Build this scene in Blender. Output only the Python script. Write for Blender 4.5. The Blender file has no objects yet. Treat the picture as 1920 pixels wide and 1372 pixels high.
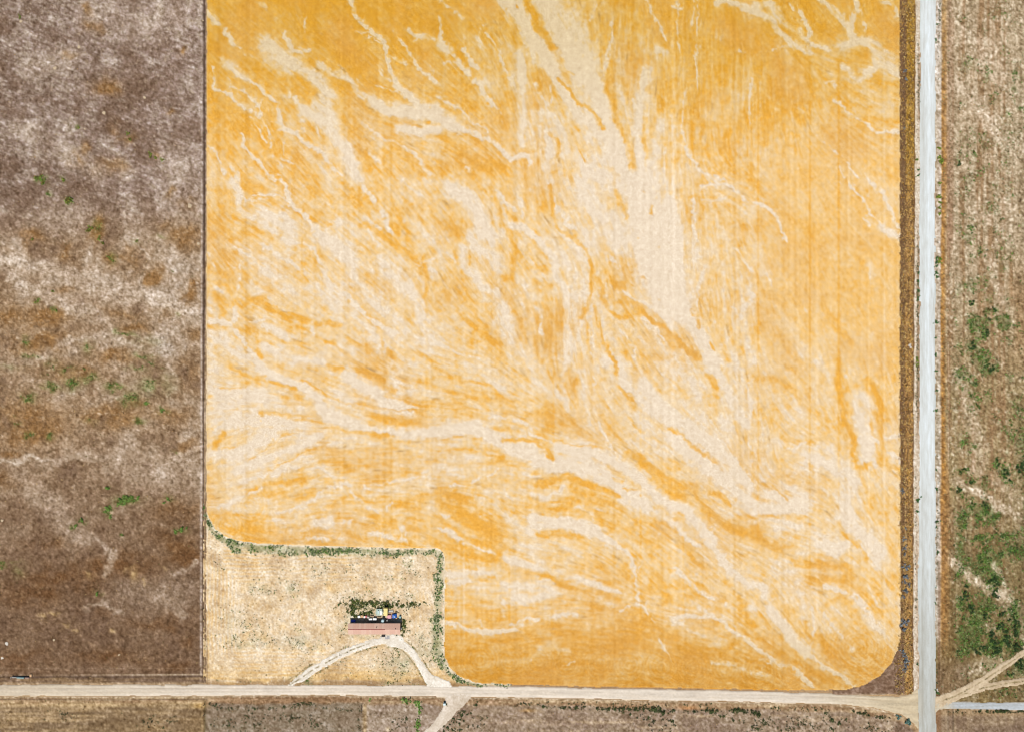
import bpy, bmesh, math, random
import numpy as np

# ------------------------------------------------------------------ camera, sky, sun, exposure
S = 0.2                      # metres per pixel of the 1920 x 1372 photograph at ground level
ALT = 256.0                  # flying height in metres
SUN_EL, SUN_AZ = math.radians(63.0), math.radians(188.0)     # azimuth clockwise from north (+Y)
scene = bpy.context.scene
cam_data = bpy.data.cameras.new("camera"); cam = bpy.data.objects.new("camera", cam_data)
scene.collection.objects.link(cam); scene.camera = cam
cam.location = (0, 0, ALT); cam.rotation_euler = (0, 0, 0)
cam_data.sensor_width = 36.0; cam_data.lens = 24.0
cam_data.clip_start = 1.0; cam_data.clip_end = 20000.0
world = bpy.data.worlds.new("World"); scene.world = world; world.use_nodes = True
wn = world.node_tree; wn.nodes.clear()
w_out = wn.nodes.new("ShaderNodeOutputWorld"); w_bg = wn.nodes.new("ShaderNodeBackground")
w_sky = wn.nodes.new("ShaderNodeTexSky"); w_sky.sky_type = 'NISHITA'; w_sky.sun_disc = False
w_sky.sun_elevation = SUN_EL; w_sky.sun_rotation = SUN_AZ
w_bg.inputs[1].default_value = 0.06
wn.links.new(w_sky.outputs[0], w_bg.inputs[0]); wn.links.new(w_bg.outputs[0], w_out.inputs[0])
sun_data = bpy.data.lights.new("sun", 'SUN'); sun = bpy.data.objects.new("sun", sun_data)
scene.collection.objects.link(sun)
sun_data.energy = 4.75; sun_data.angle = math.radians(0.53); sun_data.color = (1.0, 0.955, 0.89)
sun.rotation_euler = (math.pi/2 - SUN_EL, 0, math.pi - SUN_AZ)
scene.view_settings.view_transform = 'Standard'; scene.view_settings.look = 'None'
scene.view_settings.exposure = 0.5; scene.view_settings.gamma = 1.0
scene.view_settings.use_curve_mapping = False
scene.render.engine = 'CYCLES'

scene.cycles.filter_width = 1.15
GAIN = np.array((2.08, 2.06, 2.05))     # displayed brightness of a white flat surface under this light
rng = np.random.default_rng(7)
random.seed(7)

# ------------------------------------------------------------------ helpers
def W(px, py, z=0.0):
    """photo pixel -> world point at height z"""
    k = (ALT - z) / ALT
    return ((px - 960.0) * S * k, (686.0 - py) * S * k, z)
def lin(c):
    c = np.asarray(c, float) / 255.0
    return np.where(c <= 0.04045, c / 12.92, ((np.maximum(c, 0) + 0.055) / 1.055) ** 2.4)
def alb(c):
    """base colour that shows as the 0-255 tone c on flat ground in full sun"""
    return np.clip(lin(c) / GAIN, 0.004, 0.85)
def rgba(c):
    a = alb(c); return (float(a[0]), float(a[1]), float(a[2]), 1.0)
def link(o, parent=None):
    scene.collection.objects.link(o)
    if parent is not None: o.parent = parent
    return o
def tag(o, label=None, cat=None, group=None, kind=None):
    if label: o["label"] = label
    if cat: o["category"] = cat
    if group: o["group"] = group
    if kind: o["kind"] = kind
    return o
def empty(name, loc, rz=0.0):
    o = bpy.data.objects.new(name, None); o.location = loc; o.rotation_euler = (0, 0, rz)
    o.empty_display_size = 0.5
    return link(o)
def copy_tree(o, parent=None):
    c = o.copy(); scene.collection.objects.link(c); c.parent = parent
    for ch in list(o.children): copy_tree(ch, c)
    return c

# ------------------------------------------------------------------ materials
def vcol_mat(name, scale=2.2, amp=0.22, bump=0.35, rough=1.0, stretch=(1, 1, 1), amp2=0.10):
    m = bpy.data.materials.new(name); m.use_nodes = True
    nt = m.node_tree; N = nt.nodes; L = nt.links
    b = N["Principled BSDF"]; b.inputs["Roughness"].default_value = rough
    b.inputs["Specular IOR Level"].default_value = 0.08
    at = N.new("ShaderNodeAttribute"); at.attribute_name = "Col"
    tc = N.new("ShaderNodeTexCoord"); mp = N.new("ShaderNodeMapping"); mp.inputs["Scale"].default_value = stretch
    L.new(tc.outputs["Object"], mp.inputs["Vector"])
    n1 = N.new("ShaderNodeTexNoise"); n1.inputs["Scale"].default_value = scale; n1.inputs["Detail"].default_value = 3.0
    n1.inputs["Roughness"].default_value = 0.7
    L.new(mp.outputs["Vector"], n1.inputs["Vector"])
    n2 = N.new("ShaderNodeTexNoise"); n2.inputs["Scale"].default_value = scale * 0.12; n2.inputs["Detail"].default_value = 5.0
    L.new(mp.outputs["Vector"], n2.inputs["Vector"])
    r1 = N.new("ShaderNodeMapRange"); r1.inputs[1].default_value = 0.3; r1.inputs[2].default_value = 0.7
    r1.inputs[3].default_value = 1 - amp; r1.inputs[4].default_value = 1 + amp
    L.new(n1.outputs["Fac"], r1.inputs[0])
    r2 = N.new("ShaderNodeMapRange"); r2.inputs[1].default_value = 0.3; r2.inputs[2].default_value = 0.7
    r2.inputs[3].default_value = 1 - amp2; r2.inputs[4].default_value = 1 + amp2
    L.new(n2.outputs["Fac"], r2.inputs[0])
    mu = N.new("ShaderNodeMath"); mu.operation = 'MULTIPLY'
    L.new(r1.outputs[0], mu.inputs[0]); L.new(r2.outputs[0], mu.inputs[1])
    cx = N.new("ShaderNodeCombineXYZ")                    # grain: darker grains of soil and straw are also browner
    for i, g in enumerate((0.8, 1.0, 1.3)):
        pw = N.new("ShaderNodeMath"); pw.operation = 'POWER'; pw.inputs[1].default_value = g
        L.new(mu.outputs[0], pw.inputs[0]); L.new(pw.outputs[0], cx.inputs[i])
    vm = N.new("ShaderNodeVectorMath"); vm.operation = 'MULTIPLY'
    L.new(at.outputs["Color"], vm.inputs[0]); L.new(cx.outputs[0], vm.inputs[1])
    L.new(vm.outputs[0], b.inputs["Base Color"])
    bp = N.new("ShaderNodeBump"); bp.inputs["Strength"].default_value = bump; bp.inputs["Distance"].default_value = 0.12
    L.new(n1.outputs["Fac"], bp.inputs["Height"]); L.new(bp.outputs[0], b.inputs["Normal"])
    return m
def plain_mat(name, tone, rough=0.75, metal=0.0, var=0.12, scale=3.0, spec=0.3, rust=None):
    m = bpy.data.materials.new(name); m.use_nodes = True
    nt = m.node_tree; N = nt.nodes; L = nt.links
    b = N["Principled BSDF"]; b.inputs["Roughness"].default_value = rough; b.inputs["Metallic"].default_value = metal
    b.inputs["Specular IOR Level"].default_value = spec
    c = np.array(rgba(tone)[:3])
    tc = N.new("ShaderNodeTexCoord")
    n = N.new("ShaderNodeTexNoise"); n.inputs["Scale"].default_value = scale; n.inputs["Detail"].default_value = 6.0
    n.inputs["Roughness"].default_value = 0.65
    L.new(tc.outputs["Object"], n.inputs["Vector"])
    cr = N.new("ShaderNodeValToRGB"); e = cr.color_ramp.elements
    e[0].position = 0.3; e[0].color = (*(c * (1 - var)), 1)
    e[1].position = 0.68; e[1].color = (*np.clip(c * (1 + var), 0, 0.9), 1)
    if rust is not None:
        q = e.new(0.76); q.color = rgba(rust)
    L.new(n.outputs["Fac"], cr.inputs[0]); L.new(cr.outputs[0], b.inputs["Base Color"])
    bp = N.new("ShaderNodeBump"); bp.inputs["Strength"].default_value = 0.15; bp.inputs["Distance"].default_value = 0.03
    L.new(n.outputs["Fac"], bp.inputs["Height"]); L.new(bp.outputs[0], b.inputs["Normal"])
    return m

# ------------------------------------------------------------------ raster zones that become ground sheets
def blur(a, sx, sy=None):
    sy = sx if sy is None else sy
    ny, nx = a.shape
    py_, px_ = min(ny - 1, int(3 * sy) + 1), min(nx - 1, int(3 * sx) + 1)
    b = np.pad(a, ((py_, py_), (px_, px_)), mode='reflect')
    fy = np.fft.fftfreq(b.shape[0])[:, None]; fx = np.fft.rfftfreq(b.shape[1])[None, :]
    g = np.exp(-2 * np.pi ** 2 * (fx ** 2 * sx ** 2 + fy ** 2 * sy ** 2))
    r = np.fft.irfft2(np.fft.rfft2(b) * g, s=b.shape)
    return r[py_:py_ + ny, px_:px_ + nx]
def gnoise(shape, sx, sy=None):
    n = rng.standard_normal(shape)
    if sx > 0: n = blur(n, sx, sy)
    return (n - n.mean()) / (n.std() + 1e-9)
def fbm(shape, s0, octaves=4, gain=0.6):
    r = np.zeros(shape); a = 1.0; s = s0
    for _ in range(octaves):
        r += a * gnoise(shape, s); a *= gain; s *= 0.5
    return r / r.std()
def sstep(a, b, x):
    t = np.clip((x - a) / (b - a), 0, 1); return t * t * (3 - 2 * t)
def bilin(a, fx, fy):
    ny, nx = a.shape[:2]
    fx = np.clip(fx, 0, nx - 1.001); fy = np.clip(fy, 0, ny - 1.001)
    ix = fx.astype(int); iy = fy.astype(int); tx = fx - ix; ty = fy - iy
    if a.ndim == 3: tx = tx[..., None]; ty = ty[..., None]
    return ((a[iy, ix] * (1 - tx) + a[iy, ix + 1] * tx) * (1 - ty)
            + (a[iy + 1, ix] * (1 - tx) + a[iy + 1, ix + 1] * tx) * ty)
def seg_dist(X, Y, pts):
    d = np.full(X.shape, 1e9); along = np.zeros(X.shape); tot = 0.0
    for (ax, ay), (bx, by) in zip(pts[:-1], pts[1:]):
        vx, vy = bx - ax, by - ay; l2 = vx * vx + vy * vy + 1e-9; ln = math.sqrt(l2)
        t = np.clip(((X - ax) * vx + (Y - ay) * vy) / l2, 0, 1)
        q = np.hypot(X - ax - t * vx, Y - ay - t * vy)
        m = q < d; d = np.where(m, q, d); along = np.where(m, tot + t * ln, along); tot += ln
    return d, along / max(tot, 1e-9)
def inside(X, Y, poly):
    r = np.zeros(X.shape, bool); n = len(poly)
    for i in range(n):
        x1, y1 = poly[i]; x2, y2 = poly[(i + 1) % n]
        if y1 == y2: continue
        c = ((y1 > Y) != (y2 > Y)) & (X < (x2 - x1) * (Y - y1) / (y2 - y1) + x1)
        r ^= c
    return r
def span(a, b, step): return np.linspace(a, b, max(2, int(round((b - a) / step)) + 1))
class Zone:
    def __init__(s, x0, y0, x1, y1, step, xs=None, ys=None):
        s.xs = span(x0, x1, step) if xs is None else np.asarray(xs, float)
        s.ys = span(y0, y1, step) if ys is None else np.asarray(ys, float)
        s.step = step; s.X, s.Y = np.meshgrid(s.xs, s.ys); s.shape = s.X.shape
    def n(s, sig, sigy=None): return gnoise(s.shape, sig / s.step, None if sigy is None else sigy / s.step)
    def window(s, pts, r):
        p = np.array(pts); i0 = np.searchsorted(s.xs, p[:, 0].min() - r); i1 = np.searchsorted(s.xs, p[:, 0].max() + r)
        j0 = np.searchsorted(s.ys, p[:, 1].min() - r); j1 = np.searchsorted(s.ys, p[:, 1].max() + r)
        return slice(j0, j1), slice(i0, i1)
    def stroke(s, f, pts, w, val, taper=False):
        """pull canvas f towards val along a polyline of full width w"""
        r = max(w * 0.5, s.step * 0.45); sl = s.window(pts, r * 2.2)
        if f[sl].size == 0: return
        if len(pts) == 1: d = np.hypot(s.X[sl] - pts[0][0], s.Y[sl] - pts[0][1])
        else: d, t = seg_dist(s.X[sl], s.Y[sl], pts)
        p = 1 - sstep((0.45 if r < 6 else 0.2) * r, (1.75 if r < 6 else 1.95) * r, d)
        f[sl] += (val - f[sl]) * p
    def blob(s, f, x, y, rx, ry, amt):
        sl = s.window([(x, y)], max(rx, ry) * 2.5)
        if f[sl].size == 0: return
        q = ((s.X[sl] - x) / rx) ** 2 + ((s.Y[sl] - y) / ry) ** 2
        f[sl] = np.maximum(f[sl], amt * np.exp(-q * 0.9))
    def warp(s, f, *amps):
        """push a canvas about with noise; amps = (sigma px, amount px) pairs"""
        dx = np.zeros(s.shape); dy = np.zeros(s.shape)
        for sg, am in amps: dx += am * s.n(sg); dy += am * s.n(sg)
        gx = np.arange(s.shape[1])[None, :] + dx / s.step; gy = np.arange(s.shape[0])[:, None] + dy / s.step
        return bilin(f, gx, gy)
    def mesh(s, name, col, z, mask, mat, base=0.03, edge=0.0):
        """grid sheet: col = tones 0-255 (ny,nx,3), z = relief in metres above base, mask = where it lies"""
        ny, nx = s.shape
        fm = mask[:-1, :-1] & mask[1:, :-1] & mask[:-1, 1:] & mask[1:, 1:]
        used = np.zeros(s.shape, bool)
        used[:-1, :-1] |= fm; used[1:, :-1] |= fm; used[:-1, 1:] |= fm; used[1:, 1:] |= fm
        cnt = np.zeros(s.shape, int)
        cnt[:-1, :-1] += fm; cnt[1:, :-1] += fm; cnt[:-1, 1:] += fm; cnt[1:, 1:] += fm
        zz = np.where(cnt == 4, base + z, edge - 0.02); s.top = np.broadcast_to(base + z, s.shape)
        idx = -np.ones(s.shape, int); idx[used] = np.arange(used.sum())
        wx = (s.X - 960.0) * S; wy = (686.0 - s.Y) * S
        co = np.stack([wx[used], wy[used], zz[used]], 1)
        q = np.stack([idx[:-1, :-1][fm], idx[1:, :-1][fm], idx[1:, 1:][fm], idx[:-1, 1:][fm]], 1)
        me = bpy.data.meshes.new(name)
        me.vertices.add(len(co)); me.vertices.foreach_set("co", co.astype(np.float32).ravel())
        me.loops.add(q.size); me.loops.foreach_set("vertex_index", q.astype(np.int32).ravel())
        me.polygons.add(len(q)); me.polygons.foreach_set("loop_start", np.arange(0, q.size, 4, dtype=np.int32))
        me.polygons.foreach_set("use_smooth", np.ones(len(q), bool))
        me.update(calc_edges=True)
        a = me.color_attributes.new("Col", 'FLOAT_COLOR', 'POINT')
        c = np.ones((len(co), 4), np.float32); c[:, :3] = alb(col[used])
        a.data.foreach_set("color", c.ravel())
        me.materials.append(mat)
        return link(bpy.data.objects.new(name, me))
def mix(a, b, t):
    a = np.asarray(a, float); b = np.asarray(b, float); t = np.asarray(t)[..., None]
    return a + (b - a) * t
WARM = np.array((0.85, 1.0, 1.25))
def grain(k):
    return np.maximum(1 + k, .25)[..., None] ** WARM
def pts_of(txt): return [tuple(float(v) for v in p.split(',')) for p in txt.split()]
# ------------------------------------------------------------------ the wheat field: where the crop is thin and pale, traced stream by stream
# tile origin in the photo, then "p" pale washes and "o" islands of dense golden crop: width, strength, points (tile units, 4.036 to a pixel)
TILES = {
'A': (380, 0, """p 30 .6 40,90 110,160 180,240 215,310 290,380
p 12 .5 215,310 330,405
p 150 .8 500,370 560,420 640,470
p 75 .8 640,470 760,520 840,580 900,660 960,740
p 25 .6 620,250 660,310 690,370 740,390 820,390
p 12 .5 770,160 775,240
p 30 .9 1125,0 1160,100 1220,190 1290,260 1350,310 1385,380 1410,450 1430,540 1450,600
p 42 .9 1450,600 1500,680 1560,740 1640,800 1700,830
p 15 .7 1340,540 1400,590 1450,620
p 14 .7 1310,640 1400,680 1470,700 1560,760
p 10 .6 1260,290 1330,340
p 40 .7 880,490 950,540 1040,580 1120,620 1170,680 1230,740 1290,780 1360,830 1440,840
p 66 .95 1290,780 1400,850 1500,850 1640,860 1776,830
p 50 .9 1480,970 1560,980 1650,1000 1776,990
p 25 .55 1470,280 1540,360 1580,440 1640,530 1720,580 1776,640
p 30 .5 1560,230 1640,280 1750,300
p 14 .75 70,520 90,600 90,680 140,700 210,730 240,775 320,810 380,840 440,890
p 24 .8 210,530 330,600 430,650 490,710 540,770 580,830 600,920 620,980 690,1000 740,1040 800,1090 860,1120 910,1160 960,1240 1050,1340
p 55 .5 150,470 250,540 340,600
p 14 .65 300,680 380,740 430,800 450,870 490,960 520,1040 535,1130
p 16 .6 370,900 430,980 490,1080
p 20 .65 640,735 700,760 760,820 800,860
p 80 .8 780,850 900,900 970,970 1020,1040 1080,1110 1120,1200 1150,1300 1190,1372
p 60 .6 860,780 940,840 1000,920
p 20 .6 950,1030 1030,1090
p 10 .5 620,1080 640,1170 720,1230
p 18 .75 300,1020 315,1110 380,1190 440,1250 490,1310 560,1372
p 12 .6 35,1100 90,1150 130,1240 170,1340
p 30 .5 200,1260 250,1310 260,1372
p 20 .4 540,1180 600,1250
p 25 .5 610,1200 690,1230
p 20 .55 1230,960 1300,1020 1420,1070 1520,1120 1600,1180 1700,1290
p 30 .5 1560,1140 1640,1220 1720,1330
p 30 .5 1270,1170 1330,1240
p 12 .5 760,920 770,1000
p 12 .5 850,950 870,1030
p 20 .4 400,40 480,60
p 12 .4 1400,400 1480,440 1550,500
o 20 .8 1725,815
o 22 .8 1700,930
o 14 .8 1590,955 1650,960
o 60 .5 560,620 620,700 700,780
o 70 .5 1080,800 1100,900 1180,960
o 90 .6 900,150 1000,250"""),
'B': (820, 0, """p 90 .95 520,0 600,60 650,130 700,200 760,320 820,430 880,540
p 50 .9 640,0 700,120 740,250
p 100 .85 760,0 850,100 920,230 960,350 1060,480 1150,600 1220,720 1270,850 1330,980 1390,1130 1420,1260 1440,1372
p 120 .75 900,60 1000,200 1080,350 1150,480
p 60 .9 880,540 940,640 980,740 1040,830 1120,920 1210,1000 1290,1060 1330,1150 1380,1270
p 30 .7 1320,180 1310,330 1280,480 1230,600
p 15 .6 1200,40 1160,150
p 50 .8 1580,520 1560,640 1530,760 1520,900 1515,1050 1520,1200 1530,1372
p 20 .6 1460,700 1500,800
p 40 .6 1690,900 1680,1000 1660,1120 1660,1300
p 20 .5 1760,1050 1720,1150 1700,1300
p 32 .9 20,130 30,260 80,370 130,440 200,510 260,570 310,650 360,730 420,800
p 60 .8 30,320 90,380
p 30 .85 170,350 230,430 270,500 310,530
p 18 .6 340,210 390,280 440,340 490,440 520,540 560,610
p 14 .5 300,280 360,370
p 12 .6 640,200 650,350
p 40 .7 620,400 650,500 650,620 650,700 650,850 640,1000 630,1100
p 30 .7 750,650 790,740 830,820 880,900 940,960
p 20 .7 850,650 850,780
p 80 .95 -40,900 60,930 140,970
p 32 .95 140,970 250,1000 330,1030 410,1070 460,1120 510,1170 560,1195 620,1180 670,1180 710,1240
p 14 .6 270,940 370,970 400,1010
p 10 .5 340,700 400,770 470,850 500,950
p 16 .5 0,730 100,790 200,860 260,930
p 20 .5 50,480 150,500
p 40 .7 830,1000 860,1100 830,1200 840,1372
p 40 .6 930,950 960,1080 950,1200
p 60 .6 1000,1000 1080,1150 1150,1300 1250,1372
p 30 .6 1090,1190 1130,1290
p 14 .8 1580,0 1640,120 1690,220 1740,310
p 40 .6 1670,380 1730,400
p 20 .6 210,1260 250,1310
p 14 .5 20,20 120,70 200,130
p 50 .6 590,580 610,700 640,800
o 45 .9 690,20 740,130 770,220 830,290 880,370
o 26 .9 920,590 970,660 1020,740 1070,790 1150,830 1200,880 1230,940 1270,980
o 14 .7 990,530 1050,570
o 18 .8 1105,430
o 18 .8 1105,180
o 25 .7 850,1000 900,1040 930,1080 900,1200
o 25 .8 730,780 760,830
o 25 .7 880,700 930,760
o 20 .7 1040,970 1070,1000
o 55 .8 1320,480 1310,600 1290,680 1340,780 1350,900 1400,1000 1450,1090 1470,1200 1490,1280
o 30 .7 1580,1060 1570,1200
o 24 .6 1590,900 1570,1000
o 18 .7 1090,1160 1130,1220
o 24 .6 745,940 775,940
o 22 .5 680,900 760,1060 770,1150
o 90 .7 120,640 220,700 260,800
o 110 .6 120,1080 260,1200 420,1280
o 40 .5 1100,10 1130,80
o 16 .7 610,50
o 16 .6 535,75
o 110 .5 330,150 430,220"""),
'C': (1260, 0, """p 40 .8 330,20 430,25 520,40 600,75 680,110 750,150 790,230 860,290 900,340 960,360 1050,390
p 40 .6 640,40 740,40 800,120 900,200 960,260 1020,310
p 30 .6 740,0 760,60
p 30 .75 960,90 990,160 1030,240 1020,300
p 14 .5 870,30 910,90
p 16 .6 760,370 860,350 960,360
p 30 .7 1060,340 1130,350 1190,380
p 40 .65 1110,0 1180,50 1240,110 1300,160 1340,220 1370,280
p 30 .7 1390,0 1380,100 1350,200 1370,270
p 60 .85 1290,340 1380,320 1470,330 1540,360 1560,440 1540,510 1480,560 1400,600
p 90 .7 1560,440 1620,500 1700,570
p 40 .6 1290,500 1330,550 1380,600
p 25 .7 1440,170 1470,240
p 20 .6 1600,0 1670,50 1720,120
p 50 .55 1520,350 1620,400 1720,420
p 16 .5 1180,630 1230,620 1240,680
p 18 .75 1265,770 1310,840 1370,890 1430,920 1490,970 1560,1000 1720,1005
p 20 .4 1220,760 1250,780
p 20 .5 490,390 550,410
p 9 .7 40,0 45,200 50,400
p 10 .6 160,0 150,180
p 6 .6 190,0 192,700
p 14 .5 100,700 85,950 90,1100
p 22 .85 90,1110 140,1180 190,1240 230,1300 330,1325 400,1360
p 25 .5 10,50 60,60
p 5 .6 620,250 620,360
p 10 .5 590,600 590,950
p 14 .4 1150,1080 1250,1180
p 14 .5 1280,1180 1350,1260 1400,1330
p 12 .5 1270,1270 1310,1350
p 12 .4 1450,1290 1490,1372
p 14 .3 930,820 990,860
o 40 .8 1100,290 1200,290
o 45 .7 1330,460 1460,440
o 26 .8 1490,465
o 46 .8 1540,580
o 25 .7 780,310 830,330
o 22 .8 985,230
o 30 .6 300,80 330,200 360,300"""),
'D': (380, 340, """p 40 .7 230,0 290,100 280,200 320,250 400,300 480,330
p 14 .7 390,100 480,100 560,110 620,120
p 12 .7 310,120 380,150 490,130
p 30 .85 600,0 640,70 660,170 740,230 800,300 860,370
p 56 .85 860,370 930,440 1010,500 1080,560 1180,620
p 70 .7 450,240 560,300 650,350 700,400
p 40 .7 600,240 680,310
p 30 .7 460,360 560,390 650,460 760,470 850,520
p 26 .8 470,490 560,560 660,610 730,660 790,720 860,780 900,850
p 40 .75 900,640 930,700 960,790 980,870 900,920
p 25 .6 850,520 880,600 910,680
p 30 .85 1180,0 1220,70 1270,130 1330,190 1370,240 1390,320 1420,390
p 18 .7 1230,270 1300,330 1350,365
p 20 .6 1260,380 1300,450 1360,520
p 40 .5 950,330 1050,290 1130,350 1190,420
p 70 .7 1000,450 1100,540 1190,600 1250,640
p 40 .6 1100,470 1180,520 1230,620 1330,650 1440,720
p 25 .6 1520,0 1600,60 1680,130
p 60 .6 1540,280 1620,360 1690,450
p 40 .5 1700,0 1776,120
p 14 .6 1690,610 1776,570
p 30 .6 1720,660 1776,690
p 50 .6 1340,600 1420,700 1540,760 1600,840 1640,950 1650,1050 1700,1150 1776,1230
p 36 .8 1060,850 1130,920 1210,1000 1290,1060 1380,1120 1470,1160
p 30 .6 1000,830 1100,900
p 50 .6 850,780 940,880 1050,960 1150,1040 1260,1120 1360,1230 1420,1300
p 80 .6 460,700 560,760 660,830 720,900
p 50 .6 360,800 430,850 520,920 620,970
p 16 .5 30,740 100,800 170,850
p 30 .4 40,900 60,980
p 30 .9 20,1060 110,1050 190,1080 250,1120 300,1200 350,1270 400,1340
p 36 .7 250,960 240,1060
p 25 .8 370,1060 450,1050
p 40 .85 470,1100 560,1130 640,1180
p 50 .75 60,1160 140,1220 220,1290 330,1340
p 50 .6 700,1150 760,1170 840,1230 960,1290 1060,1350
p 20 .6 820,1100 830,1180
p 70 .7 480,1250 600,1300 760,1330 900,1350
p 25 .5 270,600 300,720 260,850
p 12 .5 160,590 240,640
p 14 .5 240,490 330,540 420,600 480,650
p 50 .5 1150,700 1220,830 1320,950 1450,1040
p 20 .4 40,540 90,640
o 50 .8 330,40 450,50
o 25 .8 400,170 480,190
o 20 .8 640,190 710,240
o 50 .8 80,860 150,930 160,1020
o 45 .85 310,930 360,900 440,880 500,960 600,1000 720,1030 790,1060
o 30 .85 340,1120 400,1140 430,1200
o 25 .8 430,1190 540,1220
o 30 .85 410,1280 450,1330
o 35 .8 860,1080 960,1090 1060,1100
o 35 .85 940,1230 1000,1230
o 30 .8 1110,1190 1270,1280
o 25 .6 770,700 720,690
o 18 .6 660,700 740,760
o 20 .7 940,330 980,320
o 20 .6 1040,520
o 45 .85 1200,330 1300,370 1390,430 1480,510 1560,580 1640,650 1690,720
o 40 .85 1680,600 1700,760 1690,860
o 30 .8 1690,980
o 25 .7 1350,1190 1360,1280
o 40 .6 1400,1290 1450,1330
o 18 .7 850,380 820,400
o 14 .7 1200,960 1290,1040 1340,1050
o 20 .6 40,1110 150,1100 220,1190
o 14 .7 280,1220 330,1290
o 80 .5 1000,80 1100,160 1130,250
o 90 .5 1480,130 1530,230"""),
'E': (820, 340, """p 110 .8 120,60 220,130 290,220 340,310 390,420
p 70 .7 250,420 320,520 440,560 470,680
p 18 .85 470,60 500,140 560,200 630,240
p 16 .85 650,140 640,240 640,300 620,340
p 40 .9 530,340 620,350 680,390 750,450 810,520 870,580 900,640 900,720 950,800 1000,900 1020,1000
p 70 .7 1000,900 1000,1050 1000,1200 990,1372
p 60 .6 1050,500 1110,600 1120,720 1110,830 1050,900
p 50 .6 940,600 1040,680 1100,760
p 35 .7 850,100 910,180 960,260 1000,330 1090,360
p 110 .75 1110,0 1170,150 1280,260 1330,380 1400,480
p 60 .95 1480,0 1490,200 1500,400 1520,560 1580,680
p 130 .92 1560,0 1620,300 1600,600 1680,750 1776,900
p 20 .6 1300,540 1340,640 1400,700
p 20 .5 1160,360 1180,480
p 50 .7 190,500 190,640 270,700 330,780 420,830 490,900 520,1000 500,1080
p 20 .5 60,540 130,600
p 70 .6 490,1000 560,1120 560,1250 620,1372
p 35 .7 740,960 780,1050 790,1150
p 30 .4 600,850 650,960
p 20 .6 1170,850 1160,1000 1170,1140 1160,1300
p 14 .6 1270,780 1275,880
p 50 .6 1250,1100 1330,1230 1420,1372
p 30 .6 1380,1130 1480,1260 1500,1372
p 35 .9 1560,920 1650,970 1740,1050
p 14 .6 1390,840 1480,880 1560,930
p 10 .6 1260,960 1380,1010
p 25 .6 1560,1050 1640,1120 1720,1200
p 14 .5 0,1240 150,1290 330,1350
o 40 .8 420,60 450,160 480,290 540,370 560,480 570,600 570,720
o 40 .8 500,740 560,760
o 30 .95 840,30 850,120 890,250 910,340 970,380 1050,440 1110,510 1150,600 1170,720 1160,830 1130,940 1100,1030
o 24 .85 1180,940 1210,1050 1240,1170 1290,1280 1340,1372
o 30 .9 1200,750 1250,800 1240,900 1300,970 1370,1030 1450,1040
o 35 .7 1360,80 1390,180 1430,280
o 20 .8 1560,100
o 18 .7 1615,200 1615,245
o 12 .7 1525,440
o 14 .7 1690,500
o 50 .7 1320,760 1400,800 1400,890 1480,930 1540,990
o 35 .8 1540,990 1620,1070 1700,1100 1776,1180
o 24 .7 1560,740
o 22 .7 1470,690
o 12 .8 1460,780 1500,790
o 40 .7 1680,1150 1776,1250
o 35 .8 700,650 830,680
o 50 .6 540,20 560,150
o 80 .5 700,200 800,200
o 18 .9 240,540 245,630
o 30 .6 160,370 220,480
o 50 .6 50,850 170,1000 270,1100 400,1200 480,1260
o 30 .8 240,1200 320,1220
o 50 .45 840,950 880,1050 850,1200 860,1372
o 20 .6 540,930 600,1010
o 40 .5 740,760 850,800
o 20 .6 1130,1030 1140,1200
o 14 .7 1670,890
o 14 .6 1710,950"""),
'F': (1260, 340, """p 70 .95 0,180 20,400 40,600 60,800 120,1000 200,1180 280,1300 330,1372
p 80 .95 -40,200 -20,600 20,900 80,1050
p 60 .9 240,1230 310,1330
p 25 .7 160,140 170,300 180,480
p 70 .5 220,540 300,540
p 25 .6 230,700 200,820 190,950
p 16 .95 220,40 300,25 400,20 440,40 490,90
p 22 .97 490,90 540,130 620,160 690,180 740,220 780,280
p 15 .9 780,280 810,350 830,410 870,460
p 12 .5 220,150 300,150 400,140
p 14 .8 1330,0 1390,80 1460,160 1500,240 1570,300 1630,370 1720,450
p 30 .45 1490,0 1600,100 1660,230 1700,350
p 40 .8 1580,340 1660,400 1730,450
p 10 .5 1440,270 1500,350
p 20 .5 480,500 550,600 590,680
p 22 .9 600,840 590,900 540,950 520,1040
p 14 .7 530,860 530,920
p 20 .6 460,960 500,1020
p 14 .4 700,680 760,800
p 40 .4 1490,640 1510,720
p 25 .4 1300,510
p 14 .5 1010,890
p 20 .5 280,1130 330,1060
p 40 .5 560,1200 600,1372
p 30 .5 430,1170 380,1250
p 60 .4 830,1060 920,1180 1000,1300
p 14 .4 1000,960 1050,1060
o 22 .8 210,900
o 20 .6 140,970 160,1020
o 26 .7 210,1070 215,1120
o 16 .8 290,1230 310,1280
o 40 .85 0,1170 80,1240 200,1330
o 45 .7 1130,900 1180,1000 1230,1100 1280,1150 1350,1220
o 30 .6 1200,1250 1220,1372
o 15 .8 300,80 370,80
o 40 .7 420,1340"""),
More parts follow.
